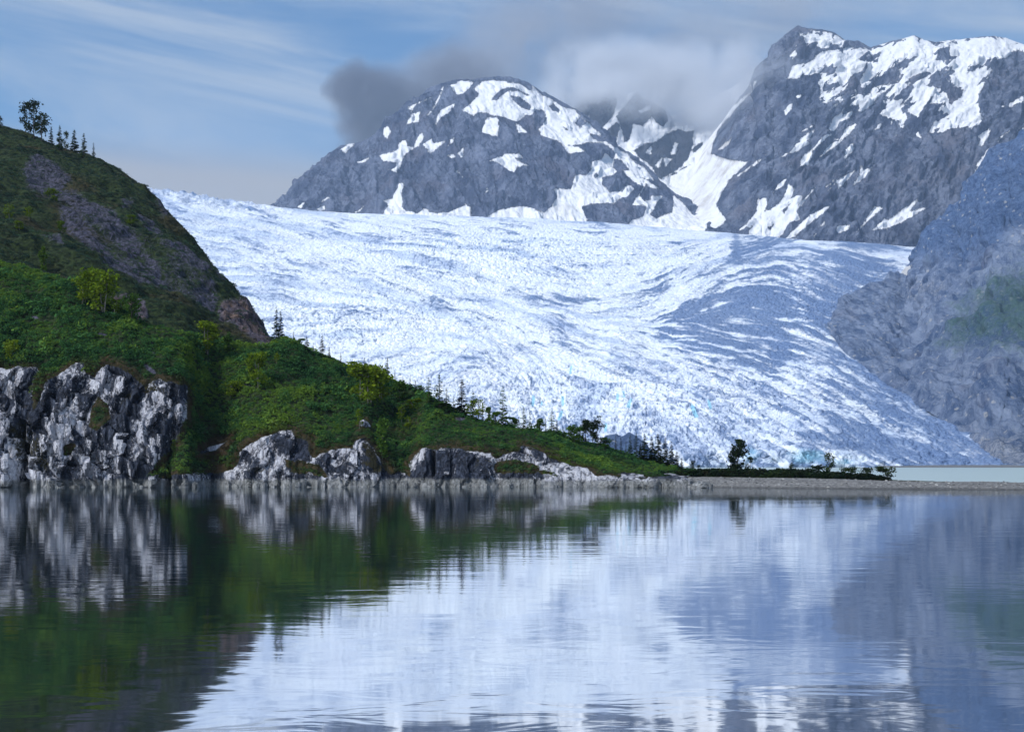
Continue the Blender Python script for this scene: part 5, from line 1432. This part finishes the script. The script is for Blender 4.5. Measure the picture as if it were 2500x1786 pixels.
for k, (u, v, Yd, wx, hz, lab) in enumerate([
        (1488, 1186, 150.5, 2.6, 0.9, "pale low boulder left end of the boulder row beside the spit"), (1520, 1187, 150.0, 1.5, 1.25, "upright pale boulder second in the row beside the spit"),
        (1552, 1188, 149.8, 2.2, 1.0, "blocky grey boulder third in the row beside the spit"), (1590, 1188, 149.3, 2.4, 1.3, "tall rounded pale boulder in the middle of the row beside the spit"),
        (1632, 1190, 148.8, 1.6, 1.0, "smaller grey boulder right of the tall rounded one"), (1668, 1192, 148.2, 2.4, 1.15, "broad pale boulder near the gravel end of the row"),
        (1712, 1195, 147.2, 2.8, 0.7, "long flat pale boulder lying last on the gravel"), (987, 1186, 153.2, 1.1, 0.8, "small pale boulder at the foot of the slanting slab"),
        (1012, 1187, 152.6, 0.8, 0.5, "low grey stone in the water right of the slanting slab"), (452, 1187, 150.2, 1.0, 0.9, "pale boulder at the right foot of the tall white cliff"),
        (476, 1188, 150.6, 0.7, 0.6, "little boulder beside the one at the foot of the tall white cliff")]):
    o = rock_mesh("boulder", 3 + k, M_CLIFF)
    o.location = ((u - CU) / FPX * Yd, Yd, 0.05)
    o.scale = (wx * 0.62, wx * 0.5, hz)
    o.rotation_euler = (0.1 * (k % 3 - 1), 0.12 * (k % 4 - 1.5), k * 1.3)
    tag(o, lab, "boulder", "boulders along the waterline")

ms, gs = material("beach_stone")
rnd_ = gs.attr("tint", True)
finish(gs, gs.mix(rnd_, (0.06, 0.062, 0.066), (0.42, 0.42, 0.41)), 0.85)
cs_ = bpy.data.collections.new("stone_kinds")
for k in range(3):
    o = rock_mesh("stone", 40 + k, ms, 1, 0.3); COL.objects.unlink(o); cs_.objects.link(o)
wv = sstep(BEACH["P"][..., 2], 0.02, 0.25) * (BEACH["grass"] < 0.3)
pts, _a = sample_grid(BEACH["P"], wv, 2200, [BEACH["grass"]], 110)
sz = 0.03 + 0.13 * rng.random(len(pts)) ** 6
o = scatter("spit_stones", pts, sz[:, None] * np.stack([rng.uniform(0.8, 1.4, len(pts)), rng.uniform(0.8, 1.4, len(pts)), rng.uniform(0.5, 0.9, len(pts))], 1), rng.random(len(pts)) ** 1.6, 0 * sz, cs_, 3)
tag(o, "loose grey stones strewn over the gravel spit", "stones", kind="stuff")

# ------------------------------------------------------------------ air
def box_mesh(name, lo, hi, mat):
    v = np.array([[x, y, z] for x in (lo[0], hi[0]) for y in (lo[1], hi[1]) for z in (lo[2], hi[2])], float)
    f = np.array([[0, 1, 3, 2], [4, 6, 7, 5], [0, 4, 5, 1], [2, 3, 7, 6], [0, 2, 6, 4], [1, 5, 7, 3]])
    return mesh_from(name, v, f, mat)


m, g = material("haze_air")
pv = g.n("ShaderNodeVolumePrincipled", {"Color": (0.56, 0.74, 1.0), "Density": HAZE_DENSITY, "Anisotropy": 0.2})
o_ = g.n("ShaderNodeOutputMaterial"); g.put(o_.inputs["Volume"], pv.outputs[0])
tag(box_mesh("haze", (-8100, -700, -5), (8100, 9100, 2750), m), "thin bluish haze filling the valley air", "haze", kind="stuff")


def cloud_material(name, blobs, dens, color, soft, nscale, namp, aniso=0.3):
    m, g = material(name)
    p = g.pos()
    w = g.vm("ADD", p, g.vm("SCALE", g.vm("SUBTRACT", g.noise(p, nscale * 0.7, 3, 0.5, 0, 1), (0.5, 0.5, 0.5)), namp))
    f = None
    for (c, r, k) in blobs:
        dist = g.vm("LENGTH", g.vm("DIVIDE", g.vm("SUBTRACT", w, c), r))
        b = g.m("MULTIPLY", g.ss(dist, 1.0, 1.0 - soft), k)
        f = b if f is None else g.m("MAXIMUM", f, b)
    fine = g.noise(p, nscale * 2.2, 4, 0.6)
    f = g.m("MULTIPLY", f, g.ss(fine, 0.30, 0.62))
    pv = g.n("ShaderNodeVolumePrincipled", {"Color": color, "Density": g.m("MULTIPLY", f, dens), "Anisotropy": aniso})
    o_ = g.n("ShaderNodeOutputMaterial"); g.put(o_.inputs["Volume"], pv.outputs[0])
    return m


def blob(u, v, Y, ru, rv, ry, k=1.0):
    q = Y / FPX
    return (((u - CU) * q, Y, CAMZ + (HV - v) * q), (ru * q, ry, rv * q), k)


def cloud_box(name, blobs, mat, zmin=None):
    c = np.array([b[0] for b in blobs]); r = np.array([b[1] for b in blobs])
    lo, hi = (c - r * 1.12).min(0), (c + r * 1.12).max(0)
    if zmin: lo[2] = max(lo[2], zmin)
    return box_mesh(name, lo, hi, mat)


CL = [blob(880, 225, 10400, 85, 72, 600, 1.0), blob(940, 275, 10400, 130, 120, 800, 0.8), blob(880, 325, 10400, 75, 110, 500, 0.40), blob(1030, 265, 10400, 150, 120, 600, 0.34), blob(1120, 205, 10450, 170, 110, 600, 0.2)]
cm_ = cloud_material("dark_cloud", CL, 0.018, (0.30, 0.31, 0.35), 0.8, 0.0030, 420)
tag(cloud_box("cloud", CL, cm_, 2770), "dark smoky puff of cloud left of the domed mountain top", "cloud", kind="stuff")
CL = [blob(1000, 270, 10900, 200, 140, 700, 0.9), blob(1130, 205, 10900, 230, 130, 800, 0.85), blob(1290, 120, 11000, 220, 160, 800, 0.75), blob(1420, 200, 11000, 260, 140, 800, 0.7),
      blob(1440, 40, 11000, 260, 130, 800, 0.55), blob(1620, 150, 11100, 300, 150, 800, 0.45), blob(1850, 60, 11100, 320, 120, 800, 0.35)]
cm_ = cloud_material("grey_cloud", CL, 0.0042, (0.64, 0.655, 0.69), 0.95, 0.0009, 420)
tag(cloud_box("cloud", CL, cm_, 2770), "broad pale grey cloud bank sweeping up behind the domed mountain", "cloud", kind="stuff")
MI = [blob(1420, 225, 6900, 140, 75, 420, 0.7), blob(1500, 165, 6950, 200, 80, 420, 1.0), blob(1640, 205, 6800, 150, 95, 560, 1.0), blob(1730, 255, 6700, 130, 95, 500, 1.0), blob(1800, 195, 6450, 100, 110, 480, 0.8), blob(1560, 250, 6500, 140, 60, 300, 0.4), blob(1500, 205, 6450, 130, 55, 260, 0.6), blob(1850, 215, 5650, 95, 85, 330, 0.42), blob(1770, 270, 5900, 90, 70, 300, 0.5)]
mm_ = cloud_material("valley_mist", MI, 0.013, (0.93, 0.95, 0.98), 0.85, 0.0022, 300)
tag(cloud_box("mist", MI, mm_), "pale mist wrapped round the far ridge between the mountains", "mist", kind="stuff")
